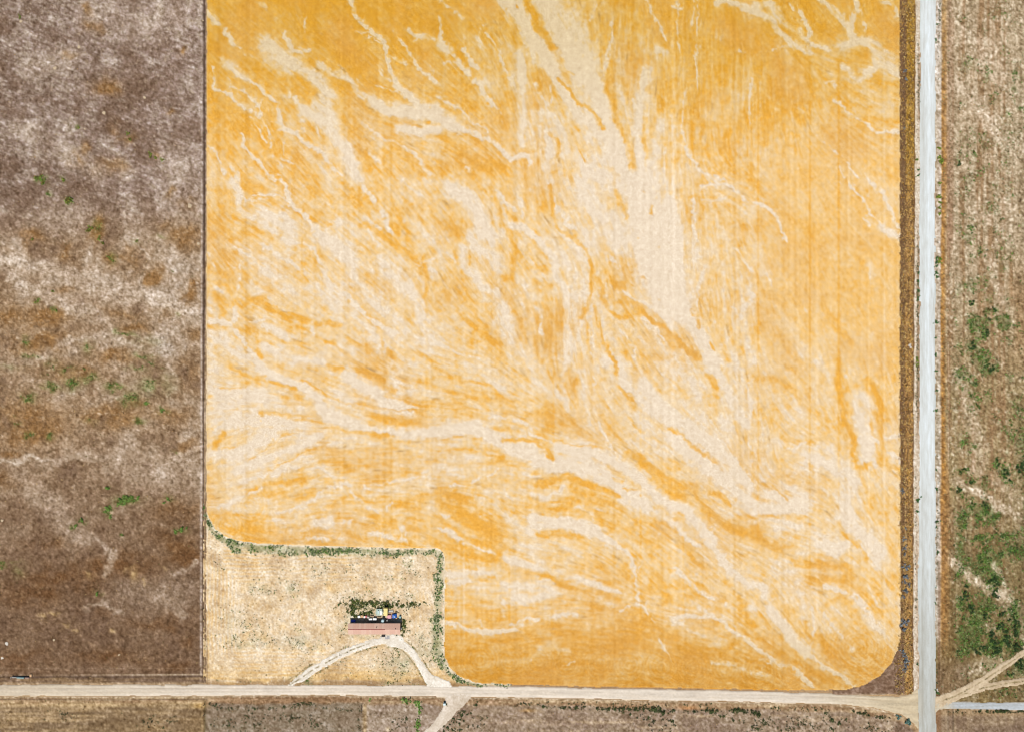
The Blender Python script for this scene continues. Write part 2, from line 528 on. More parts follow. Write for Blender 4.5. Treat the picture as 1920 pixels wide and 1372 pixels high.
'G': (380, 680, """p 55 .95 430,0 480,70 550,110 660,160 770,200 870,260 900,330 940,390 1030,430 1150,470 1260,500 1400,530 1776,540
p 80 .8 20,150 150,230 330,240 450,250 560,290
p 25 .8 30,540 100,490 200,430 280,370
p 70 .85 1100,100 1180,170 1300,230 1400,290 1500,330 1600,350
p 50 .7 1400,50 1460,130
p 50 .8 330,760 500,720 700,650 880,560
p 60 .7 250,800 500,780 720,740 850,730
p 35 .6 300,900 500,850 680,800 800,750
p 60 .4 1000,620 1200,640 1400,650
p 60 .75 40,700 200,700 360,620 520,550
p 60 .75 400,400 560,440 740,480
p 16 .8 270,1010 350,990 430,960 460,930
p 20 .8 560,1140 660,1130 740,1080 830,1030 900,990 950,950 1060,930
p 20 .6 1060,910 1200,930 1330,960
p 18 .7 1120,980 1190,1040 1250,1090 1330,1130
p 12 .6 1380,1110 1430,1060
p 20 .6 850,780 930,820 1000,850
p 18 .6 1280,910 1420,900 1540,880 1620,850 1700,800
p 40 .5 540,1190 620,1220 700,1200
p 50 .7 860,1220 980,1210
p 30 .7 1080,1200 1140,1190
p 35 .7 1270,1290 1400,1310 1540,1340
p 30 .5 1500,1240 1560,1290
p 30 .5 120,1080 200,1060 270,1020
p 40 .5 650,1270 800,1260
p 25 .5 800,1330 960,1330
o 30 .7 220,60 330,90 470,130 600,170 700,200
o 14 .6 150,190 320,190
o 30 .5 70,240
o 14 .7 740,140 850,190 950,240 1060,290 1150,300 1300,330 1450,350 1650,370
o 35 .85 960,20 1050,60
o 40 .85 1170,60 1230,80 1320,120 1380,180 1460,220
o 22 .8 1530,300 1620,310 1700,330
o 40 .7 1640,130
o 50 .6 1250,380 1400,420 1560,460
o 22 .7 430,380 560,385 700,390 800,420 900,430
o 18 .9 440,440
o 12 .6 500,450
o 10 .6 120,440 260,350
o 18 .8 60,500
o 40 .85 150,530 90,600 80,650
o 14 .7 150,640 250,630
o 14 .6 340,740 440,680 540,600 600,550 730,540
o 13 .65 500,820 620,760 760,690 900,630 960,600
o 30 .7 930,490 1080,510 1250,530 1400,560
o 35 .8 560,920 700,880 850,870 980,900
o 60 .55 400,1000 600,990 800,990
o 10 .9 340,980 420,950
o 40 .8 350,1050
o 60 .8 150,1140 300,1200 400,1260 450,1320
o 50 .8 150,1220 250,1290
o 60 .7 950,1090 1050,1060 1120,1030
o 25 .9 1270,1050
o 30 .85 1380,1130 1450,1100
o 60 .7 1480,1050 1600,1020 1700,1010
o 30 .7 1500,1150 1650,1180 1776,1230
o 30 .7 1150,1200 1250,1230 1400,1260
o 40 .7 1050,1250 1180,1330
o 60 .5 1100,800 1300,750 1400,720
o 20 .6 1480,720 1560,680"""),
'H': (820, 680, """p 90 .95 0,510 150,490 280,490 380,540 480,580 600,640 720,690 850,760 980,780 1100,800 1230,850 1350,920 1450,1000 1560,1070
p 62 .95 900,640 1050,650 1200,690 1330,730 1420,790 1500,860 1590,950 1680,1010 1776,1090
p 12 .8 700,530 780,560 880,610
p 10 .6 520,570 680,540
p 22 .7 580,420 660,470 740,510
p 80 .85 1280,-40 1400,40 1420,160 1500,260 1600,330 1700,390 1776,420
p 60 .92 1560,150 1640,260 1760,370
p 40 .7 890,220 960,280 1000,350
p 40 .5 1060,60 1130,160 1110,250
p 30 .5 1170,60 1200,250
p 60 .5 600,0 720,80 800,180
p 50 .55 200,0 330,80 440,150 530,230
p 22 .6 1220,430 1260,540 1310,640
p 20 .5 1140,330 1160,480
p 40 .5 1500,420 1600,470 1680,550
p 16 .8 20,920 200,920 300,880 400,830 480,800
p 25 .6 100,830 200,840
p 30 .7 720,1000 820,1020 900,980 960,930
p 20 .5 600,840 700,860 780,830
p 40 .6 300,1020 400,1080 500,1150 600,1240
p 20 .5 500,960 560,1030
p 42 .92 700,1170 800,1180 950,1190 1060,1200 1180,1250 1270,1300 1340,1350
p 60 .5 600,1240 750,1300
p 20 .4 1060,1080 1170,1160
p 14 .6 0,1130 100,1170
p 25 .7 40,1240 140,1320 210,1372
p 12 .6 1200,1110 1280,1110
p 60 .6 1600,1090 1776,1200
p 40 .4 100,700 200,690 300,760
p 25 .5 400,400 560,420 620,460
o 26 .85 90,100 200,130 330,150 420,200 500,260 580,300
o 80 .6 100,220 250,210 400,260 560,330
o 16 .7 20,590 80,585
o 16 .7 110,570 190,555
o 16 .7 270,575 330,575
o 28 .8 500,580 620,570 720,590 820,640 870,720
o 30 .75 430,480 540,500 620,510
o 60 .75 690,380 830,390 860,450 840,520
o 14 .8 900,580 1050,620 1200,640
o 16 .7 0,660 180,650 300,665 420,690
o 26 .85 1340,0 1350,70
o 40 .85 1360,170 1420,230 1470,290
o 25 .6 1450,440 1530,520
o 25 .6 1040,120 1020,200 1080,290
o 30 .7 610,230
o 20 .5 930,330
o 25 .6 1240,400 1300,500 1380,580
o 60 .9 1440,680 1530,720 1600,780 1700,850 1776,920
o 50 .9 1650,880 1776,980
o 20 .6 1680,700 1776,740
o 40 .75 760,930 880,870 1000,860 1130,900 1250,960 1370,1010
o 50 .75 700,1060 900,1100 1050,1050
o 60 .7 1200,1170 1340,1220
o 45 .8 770,1300 900,1270 1050,1300 1150,1350
o 50 .9 0,970 120,990 200,1050
o 60 .9 200,1130 300,1200 400,1290 450,1330
o 40 .8 0,1030 80,1090
o 20 .6 1330,870 1400,890
o 16 .6 1420,950 1490,970
o 16 .5 1530,1020
o 10 .6 1230,825
o 25 .6 1640,1100
o 10 .5 1060,755 1100,755
o 20 .5 600,950 650,1060
o 10 .6 160,890 100,910
o 60 .7 0,1280 120,1372"""),
'I': (1260, 680, """p 50 .85 270,0 330,80 390,160 430,240 460,330 500,400 560,460
p 60 .9 0,400 100,470 200,530 300,600 380,680 450,760 500,850 600,950
p 60 .9 150,540 280,620
p 70 .85 0,560 80,640 180,730 280,800 380,860 460,950 560,1040 640,1100 760,1110 880,1100 1010,1090
p 40 .7 160,120 190,260 230,380
p 14 .6 530,40 510,200
p 18 .7 570,100 590,300 580,500 590,700 580,900
p 50 .8 680,970 800,1000 900,1040 1000,1080
p 50 .75 830,900 900,950 980,1000 1050,1070
p 30 .8 880,1210 980,1230
p 60 .7 1350,240 1450,260 1530,310
p 60 .85 1400,420 1450,520 1470,620 1450,720
p 25 .8 1520,580 1550,600
p 30 .9 1440,430 1450,480
p 20 .7 1530,720 1550,770
p 60 .55 1370,240 1440,420
p 40 .5 1080,0 1150,50 1190,100
p 30 .5 1320,60 1330,150
p 30 .7 1640,680 1720,740
p 20 .6 1620,580 1720,560
p 90 .7 1080,740 1200,760 1320,840 1340,950 1300,1050 1310,1150 1370,1250 1430,1372
p 60 .8 1280,1130 1320,1200 1400,1300 1480,1372
p 30 .6 1400,850 1430,900
p 40 .5 1420,1000 1400,1080
p 50 .5 930,300 970,380
p 14 .6 850,640 920,650 1000,600
p 60 .4 1100,600 1200,700
p 30 .5 1290,590
p 45 .92 0,1050 60,1080 130,1160 200,1240 280,1320 320,1372
p 40 .5 20,1230 80,1290
p 50 .5 430,1150
p 20 .5 780,1270 830,1310
p 50 .4 650,1000 620,800 700,700 760,600
o 24 .85 0,490 70,560 130,620 200,670 250,700
o 20 .6 260,680 320,760
o 40 .7 280,100 350,190
o 30 .6 250,250 350,270
o 60 .6 640,120 800,130 900,190 980,260
o 40 .5 720,420 850,540 930,600 1100,590
o 50 .8 1260,0 1260,200 1290,300 1290,380
o 30 .9 1280,420 1340,490 1380,560 1370,680 1390,720
o 40 .8 1480,120 1540,220 1580,380 1580,560 1580,720
o 40 .8 1390,780 1500,760 1620,760 1720,810
o 20 .75 680,900 760,940 830,990 870,1030
o 30 .7 1040,770 1080,850
o 25 .6 880,840
o 60 .85 0,880 80,920 180,960
o 60 .8 0,990 100,1010
o 40 .85 290,990 380,1000 430,1080
o 60 .75 250,1130 330,1180 500,1250 600,1300
o 30 .65 500,1160 700,1160 850,1160 1000,1170
o 50 .7 600,1230 680,1320
o 40 .7 1270,1210 1340,1300 1400,1372
o 35 .65 840,1280 960,1320
o 30 .6 1480,960 1500,1060
o 50 .5 1640,1100
o 30 .7 90,1190 10,1180
o 25 .6 200,1330"""),
'K': (820, 980, """p 60 .5 560,30 680,80
p 18 .7 80,40 150,90 230,140 330,190 430,230
p 40 .6 580,180 700,190 800,230
p 40 .8 520,270 640,300 760,330 880,370 1000,390 1100,430 1230,470 1360,510
p 50 .5 700,230 800,300
p 50 .85 60,400 200,380 330,370 420,380
p 40 .8 100,460 220,450
p 60 .7 500,460 640,480 780,440 860,500 900,530
p 50 .7 600,580 780,560 860,540
p 30 .6 500,560 500,680
p 28 .7 560,760 700,740 820,720 920,690 1050,690
p 28 .75 80,750 150,780 240,810 360,820 480,820 570,810 640,780
p 45 .92 700,20 900,20 1060,30 1180,60
p 28 .92 1180,60 1290,110 1380,170
p 24 .85 1380,170 1430,240 1470,320 1500,410 1510,490 1520,580
p 16 .7 1400,660 1470,610 1530,610 1570,660 1590,710
p 30 .4 1340,600
p 18 .8 1650,830
p 35 .7 1660,950
p 14 .7 1670,880 1720,960 1776,1030
p 12 .5 1600,690 1640,750
p 60 .45 780,950 900,940 980,960
p 40 .4 1310,600 1150,560
p 10 .5 900,1080 1050,1050
o 45 .75 220,260 350,250 460,230
o 30 .8 230,320 300,340
o 50 .85 230,0 400,20 470,90
o 16 .7 150,500 280,460 430,410
o 40 .6 250,620 300,700 250,750
o 28 .8 780,400 900,440 980,490 1080,520 1170,570
o 12 .6 850,600 950,560
o 26 .7 50,860 250,850 450,860 600,840 750,790 1000,800 1300,800 1600,810
o 25 .6 830,230 850,310
o 50 .5 1200,130 1250,250
o 40 .6 1440,630 1520,660"""),
'L': (1260, 980, """p 50 .8 170,0 220,60 280,150 340,220 390,300 430,360 520,420 600,460 680,480
p 55 .9 680,480 700,580 740,660 810,740 880,840 960,930 1020,990
p 30 .85 1020,990 1100,1050 1180,1100 1260,1150 1330,1200 1380,1230
p 60 .5 540,330 620,380
p 30 .4 560,220
p 50 .5 890,300 930,380 960,500 1000,620 980,700
p 30 .6 0,340 80,400 160,470 240,520 330,570 400,620
p 27 .88 0,740 80,720 170,700 270,700 350,730 430,790 520,850 610,930 700,1000 790,1050 890,1090 970,1140 1030,1190 1070,1230
p 30 .6 170,600 270,670 340,720
p 60 .5 600,630 690,630
p 60 .8 1050,100 1130,150 1200,200 1280,190 1300,170
p 50 .6 950,230 1080,220
p 50 .6 1100,90 1200,120
p 60 .8 1310,0 1400,70 1460,150 1510,230 1560,310
p 90 .75 1400,20 1500,140 1560,240
p 30 .8 1160,480 1260,500 1350,550 1430,620 1490,690 1540,770 1590,820
p 35 .75 1380,540 1470,620
p 20 .7 1150,680 1200,740 1250,800 1300,860
p 25 .6 1040,640 1080,760 1070,900 1040,950
p 30 .6 880,0 960,30
p 20 .5 770,60 800,90
p 30 .6 30,60 130,130 230,200
p 40 .4 60,840 200,830 330,860
p 30 .5 300,1060 480,1060
p 40 .4 280,930 400,900
p 25 .6 720,1060 760,1040
p 30 .5 540,1100 640,1130 730,1150
p 44 .7 1360,950
p 25 .4 1490,470 1560,640
o 70 .75 380,30 560,100 720,160 830,220
o 60 .7 60,150 200,260 330,360
o 40 .85 500,560 560,600 520,650 560,720 620,780
o 18 .8 660,670 690,690
o 35 .9 650,860 720,920 800,970 900,1040 1000,1080 1100,1130 1200,1230
o 60 .85 930,300 1050,320 1200,300 1330,340 1350,420 1200,430 1050,440
o 22 .8 1290,60 1400,180 1480,280
o 45 .7 1170,600 1300,580 1380,700 1450,780 1500,840
o 30 .7 1000,740 1030,850
o 60 .7 1080,860 1160,960 1250,1060 1400,1100
o 70 .8 0,850 100,880 150,960 100,1040 230,1130 330,1160
o 40 .7 720,1100 850,1140 950,1200
o 30 .5 400,420 450,480"""),
}
BASE_X = [400, 520, 640, 760, 880, 1000, 1120, 1240, 1360, 1480, 1600, 1690]
BASE = [
 (0,    .20,.20,.12,.15,.25,.55,.50,.30,.30,.35,.30,.30),
 (110,  .20,.35,.20,.30,.35,.60,.65,.35,.25,.30,.30,.35),
 (220,  .20,.25,.35,.40,.30,.50,.70,.45,.25,.25,.25,.30),
 (330,  .30,.30,.45,.40,.40,.50,.75,.60,.30,.25,.25,.30),
 (440,  .30,.50,.50,.40,.50,.50,.70,.80,.40,.25,.25,.25),
 (550,  .35,.50,.60,.55,.45,.55,.60,.75,.55,.30,.25,.25),
 (660,  .55,.50,.60,.60,.50,.60,.55,.65,.60,.35,.35,.25),
 (770,  .75,.70,.65,.55,.45,.50,.55,.65,.65,.45,.40,.30),
 (880,  .70,.65,.50,.45,.60,.60,.55,.50,.65,.55,.50,.35),
 (990,  .35,.35,.40,.32,.25,.40,.35,.40,.50,.55,.50,.40),
 (1100, .40,.40,.40,.40,.40,.50,.45,.40,.45,.50,.35,.40),
 (1200, .20,.20,.20,.20,.20,.25,.20,.25,.35,.40,.40,.45),
 (1300, .20,.20,.20,.20,.20,.20,.20,.22,.25,.30,.35,.40)]
WHEAT_EDGE = [(387,-100),(386,300),(385.5,600),(385,800),(385,955),(392,975),(402,992),(420,1005),(445,1014),(480,1019),
 (540,1022),(620,1025),(700,1027),(800,1028),(818,1029),(829,1034),(833,1044),(833,1100),(832,1180),(831,1215),(834,1235),
 (842,1252),(856,1266),(875,1275),(900,1281),(960,1283),(1100,1287),(1300,1291),(1480,1295),(1580,1294),(1620,1286),
 (1650,1268),(1672,1245),(1684,1220),(1690,1195),(1690,1000),(1689,600),(1689,300),(1688,-100)]

def wheat_field():
    z = Zone(380, -100, 1696, 1302, 1.75); X, Y = z.X, z.Y
    bx = np.interp(X, BASE_X, np.arange(12)); by = np.interp(Y, [r[0] for r in BASE], np.arange(13))
    f = bilin(np.array([r[1:] for r in BASE]), bx, by)
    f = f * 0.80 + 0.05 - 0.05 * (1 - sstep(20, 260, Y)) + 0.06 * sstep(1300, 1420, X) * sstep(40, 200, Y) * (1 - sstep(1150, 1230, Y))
    dirs = []
    q = 4.036
    wide, thin = [], []
    for key, (ox, oy, txt) in TILES.items():
        for ln in txt.strip().split("\n"):
            t = ln.split(None, 3); w = float(t[1]) / q; s = float(t[2])
            pts = [(ox + a / q, oy + b / q) for a, b in pts_of(t[3])]
            (wide if w > 9.5 else thin).append((t[0], w, s, pts))
            for a, b in zip(pts[:-1], pts[1:]): dirs.append((a, b, w))
    for k, w, s, pts in wide:
        if k == 'p': z.stroke(f, pts, w * 1.1, 0.22 + 0.86 * s)
        else: z.stroke(f, pts, w, 0.06 + 0.5 * (1 - s))
    f = 0.8 * f + 0.2 * blur(f, 5.0)
    # thin runnels, and the feathery threads that branch off every wash
    tp = np.zeros(z.shape)
    def runnel(pts, w, val):
        r = max(w * 0.5, z.step * 0.4); sl = z.window(pts, r * 2.4)
        if tp[sl].size: tp[sl] = np.maximum(tp[sl], val * (1 - sstep(0.3 * r, 1.9 * r, seg_dist(z.X[sl], z.Y[sl], pts)[0])))
    rb = random.Random(11)
    for k, w, s, pts in wide + thin:
        if k != 'p' or len(pts) < 2: continue
        if w <= 9.5: runnel(pts, w * 1.1, 0.42 + 0.88 * s)
        for (ax, ay), (bx1, by1) in zip(pts[:-1], pts[1:]):
            L = math.hypot(bx1 - ax, by1 - ay); th = math.atan2(by1 - ay, bx1 - ax)
            for _ in range(int(L / 9 + rb.random())):
                u = rb.random(); off = (rb.random() - .5) * w * 0.9; a0 = th + rb.choice((-1, 1)) * rb.uniform(.12, .5)
                x0, y0 = ax + (bx1 - ax) * u - off * math.sin(th), ay + (by1 - ay) * u + off * math.cos(th)
                n = rb.randint(2, 4); st = rb.uniform(4, 9); path = [(x0, y0)]
                for i in range(n):
                    a0 += rb.uniform(-.35, .35); x0 -= st * math.cos(a0); y0 -= st * math.sin(a0); path.append((x0, y0))
                runnel(path, rb.uniform(1.0, 2.4), rb.uniform(.45, .95) * (.35 + .7 * s))
    brk = np.clip(0.86 + 0.22 * gnoise(z.shape, 1.4) + 0.10 * gnoise(z.shape, 4), 0.25, 1.08)
    f = np.maximum(f, tp * brk)
    for k, w, s, pts in thin:
        if k == 'o': z.stroke(f, pts, w, 0.14 + 0.5 * (1 - s))
    # direction of flow, for filaments that run with the washes
    cx = np.arange(380, 1700, 14.0); cy = np.arange(-100, 1310, 14.0); CX, CY = np.meshgrid(cx, cy)
    c2 = np.full(CX.shape, 0.02 * math.cos(2 * 0.95)); s2 = np.full(CX.shape, 0.02 * math.sin(2 * 0.95))
    for (ax, ay), (bx_, by_), w in dirs:
        mx, my = (ax + bx_) / 2, (ay + by_) / 2; L = math.hypot(bx_ - ax, by_ - ay) + 1e-6
        th = 2 * math.atan2(by_ - ay, bx_ - ax)
        g = np.exp(-((CX - mx) ** 2 + (CY - my) ** 2) / (2 * (24 + L * 0.5) ** 2)) * L
        c2 += g * math.cos(th); s2 += g * math.sin(th)
    ang = 0.5 * np.arctan2(s2, c2)
    gx = (X - 380) / 14.0; gy = (Y + 100) / 14.0
    nrm = np.hypot(c2, s2); C = bilin(c2 / nrm, gx, gy); Sn = bilin(s2 / nrm, gx, gy)
    ang = 0.5 * np.arctan2(Sn, C); vx, vy = np.cos(ang), np.sin(ang)
    J, I = np.mgrid[0:z.shape[0], 0:z.shape[1]].astype(np.float32)
    def lic(src, n, h=1.0):
        acc = src.copy()
        for sgn in (1.0, -1.0):
            px, py = I.copy(), J.copy(); dx, dy = sgn * vx, sgn * vy
            for k in range(n):
                px += h * dx; py += h * dy
                ix = np.clip(np.rint(px), 0, z.shape[1] - 1).astype(np.int32); iy = np.clip(np.rint(py), 0, z.shape[0] - 1).astype(np.int32)
                acc += src[iy, ix] * (1 - k / n)
                nx_, ny_ = vx[iy, ix], vy[iy, ix]; fl = np.where(nx_ * dx + ny_ * dy < 0, -1.0, 1.0)
                dx, dy = nx_ * fl, ny_ * fl
        acc -= blur(acc, 40); return acc / acc.std()
    l_fine = lic(gnoise(z.shape, 0.7), 8)
    l_mid = lic(gnoise(z.shape, 2.6), 16, 1.4)
    l_big = lic(gnoise(z.shape, 7.0), 16, 2.6)
    f = z.warp(f, (1.4, 0.9), (4, 1.2), (12, 1.5))
    patch = fbm(z.shape, 12, 3)
    amp = 0.55 + 0.45 * sstep(0.05, 0.4, f) * (1 - sstep(0.8, 1.0, f))
    amp *= 0.45 + 0.55 * (1 - sstep(1380, 1480, X) * (1 - sstep(620, 800, Y)) * sstep(200, 330, Y))   # the even stand on the right
    g = f + amp * (0.070 * l_fine + 0.060 * l_mid + 0.03 * l_big + 0.055 * patch + 0.06 * gnoise(z.shape, 1.5))
    g = np.clip(0.5 + (g - 0.46) * 1.26, -0.1, 1.06)
    # ragged scarps along the washes: raised crop lines, their thin shadow darkened into the colour
    scarp_shade = np.clip(lic(gnoise(z.shape, 0.9), 9) - 1.3, 0, None) * np.clip(1 - np.abs(g - 0.45) / 0.3, 0, 1) * amp ** 3
    # drill rows and combine passes, north-south
    row = gnoise((1, z.shape[1]), 1.0)[0] * 0.9 + 0.2 * gnoise((1, z.shape[1]), 1.2)[0]
    rows = row[None, :] * (0.5 + 0.5 * np.clip(1 + gnoise(z.shape, 1.5, 60), 0, 2))
    lines = np.zeros(z.shape)
    for x, y0, y1, a in ((1421,150,1010,-.20),(1518,120,1080,-.17),(1572,120,960,-.20),(1038,690,880,-.16),(1201,760,1160,-.16),
                         (955,1010,1190,-.15),(1034,1130,1190,-.13),(735,0,1000,-.07),(566,400,900,-.08),(1281,980,1140,-.14),
                         (650,100,620,.08),(544,0,420,.07),(981,0,330,.14),(1027,80,300,.12),(1271,0,110,.2),(1307,0,200,.16),
                         (1302,0,40,.12),(1193,300,640,.10),(1404,720,960,.12),(1325,700,1000,.09),(870,1020,1200,.12),(861,1040,1200,.10),
                         (939,1050,1170,.10),(965,1050,1180,.09),(1658,0,1200,.09),(1406,60,260,.1),(1631,500,540,.2),(1466,700,900,.07),
                         (695,680,960,.07),(800,560,880,-.06),(885,600,820,-.05),(1111,60,420,.05),(1340,540,1000,.05)):
        d = np.abs(X - x); lines += a * np.exp(-(d / (1.1 if a > 0 else 2.0)) ** 2) * sstep(y0 - 20, y0 + 20, Y) * (1 - sstep(y1 - 20, y1 + 20, Y))
    # headland turns: arcs of drill rows
    arcs = np.zeros(z.shape); aw = np.zeros(z.shape)
    hx = [(470,945,46),(862,1060,34),(1608,1212,75),(900,1235,48),(955,1240,40),(1010,1238,42),(1062,1240,36),(1125,1242,40),(1180,1245,38),
          (1240,1248,42),(1300,1250,40),(1360,1252,42),(1420,1254,40),(1480,1255,38),(560,1000,34),(620,995,32),(690,998,34),(740,1000,28),(430,985,40)]
    for ax, ay, R in hx:
        r = np.hypot(X - ax, (Y - ay)); wgt = (1 - sstep(R * 0.75, R, r)) * np.where(Y > ay - R * 0.45, 1, 0.3)
        p = np.sin(r * 2 * np.pi / 6.5 + 1.5 * gnoise((1,1),0)[0,0])
        m = wgt > aw; arcs = np.where(m, p * wgt, arcs); aw = np.maximum(aw, wgt)
    # passes that follow the rounded boundary at the foot of the field
    g2 = g + 1.3 * lines + 0.022 * rows * (1 - aw) + 0.07 * arcs
    g2 = g2 + 0.03 * gnoise(z.shape, 1.0) + 0.02 * gnoise(z.shape, 1.0)
    g2 = np.clip(g2, -0.12, 1.12)
    # crop colours: deeper gold plus painted lens falloff to the north, lighter straw in the middle
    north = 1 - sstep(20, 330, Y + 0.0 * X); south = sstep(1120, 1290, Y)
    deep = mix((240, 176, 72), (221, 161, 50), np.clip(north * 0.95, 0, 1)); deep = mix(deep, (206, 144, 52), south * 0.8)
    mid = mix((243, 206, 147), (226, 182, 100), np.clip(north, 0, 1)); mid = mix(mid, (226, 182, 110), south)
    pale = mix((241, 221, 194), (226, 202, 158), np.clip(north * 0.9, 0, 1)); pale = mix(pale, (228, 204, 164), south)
    t = g2
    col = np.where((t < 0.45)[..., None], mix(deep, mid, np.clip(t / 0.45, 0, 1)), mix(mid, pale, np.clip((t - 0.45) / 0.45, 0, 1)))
    # brownish over-ripe stand
    brown = np.clip(0.28 * fbm(z.shape, 22, 3), 0, 0.5) * (1 - np.clip(g, 0, 1))
    col = mix(col, (222, 164, 84), brown)
    col *= grain(0.015 * gnoise(z.shape, 0.8) + 0.010 * rows - 0.09 * np.clip(scarp_shade, 0, 2.2))  # last grain term paints the thin crop-edge shadow into the straw
    edge_l = np.exp(-((X - 387.5) / 2.2) ** 2) * 0.6
    col = mix(col, (226, 196, 150), edge_l)
    h = 0.16 * (1 - np.clip(blur(g2, 1.3), 0, 1)) + 0.05 * np.clip(scarp_shade, 0, 2.0) + 0.006 * rows + 0.02 * arcs * (1 - 0.4 * g)
    h = np.clip(h, 0.005, 0.6)
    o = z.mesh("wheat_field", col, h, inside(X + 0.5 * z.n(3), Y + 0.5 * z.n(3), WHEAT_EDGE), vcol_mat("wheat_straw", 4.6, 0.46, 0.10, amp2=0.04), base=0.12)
    tag(o, kind="structure")
wheat_field()
# ------------------------------------------------------------------ far ground that carries everything to the horizon
def far_ground():
    bm = bmesh.new()
    xs = [-9000, -3000, -1000, -230, 230, 1000, 3000, 9000]
    vs = [[bm.verts.new((x, y, 0.0)) for x in xs] for y in xs]
    for j in range(7):
        for i in range(7): bm.faces.new((vs[j][i], vs[j][i+1], vs[j+1][i+1], vs[j+1][i]))
    me = bpy.data.meshes.new("ground"); bm.to_mesh(me); bm.free()
    m = bpy.data.materials.new("dry_plain"); m.use_nodes = True; N = m.node_tree.nodes; L = m.node_tree.links
    b = N["Principled BSDF"]; b.inputs["Roughness"].default_value = 1.0; b.inputs["Specular IOR Level"].default_value = 0.05
    tc = N.new("ShaderNodeTexCoord")
    n1 = N.new("ShaderNodeTexNoise"); n1.inputs["Scale"].default_value = 0.012; n1.inputs["Detail"].default_value = 12; n1.inputs["Roughness"].default_value = 0.7
    n2 = N.new("ShaderNodeTexNoise"); n2.inputs["Scale"].default_value = 1.4; n2.inputs["Detail"].default_value = 4
    for n in (n1, n2): L.new(tc.outputs["Object"], n.inputs["Vector"])
    cr = N.new("ShaderNodeValToRGB"); e = cr.color_ramp.elements
    e[0].position = 0.36; e[0].color = rgba((150, 118, 88)); e[1].position = 0.66; e[1].color = rgba((205, 172, 128))
    L.new(n1.outputs["Fac"], cr.inputs[0])
    mr = N.new("ShaderNodeMapRange"); mr.inputs[1].default_value = .3; mr.inputs[2].default_value = .7; mr.inputs[3].default_value = .75; mr.inputs[4].default_value = 1.25
    L.new(n2.outputs["Fac"], mr.inputs[0])
    vm = N.new("ShaderNodeVectorMath"); vm.operation = 'SCALE'; L.new(cr.outputs[0], vm.inputs[0]); L.new(mr.outputs[0], vm.inputs["Scale"])
    L.new(vm.outputs[0], b.inputs["Base Color"]); me.materials.append(m)
    tag(link(bpy.data.objects.new("ground", me)), kind="structure")
far_ground()

TUFT_DENS = []        # (zone, density per square pixel, kind) filled by the ground painters, used by the weeds below

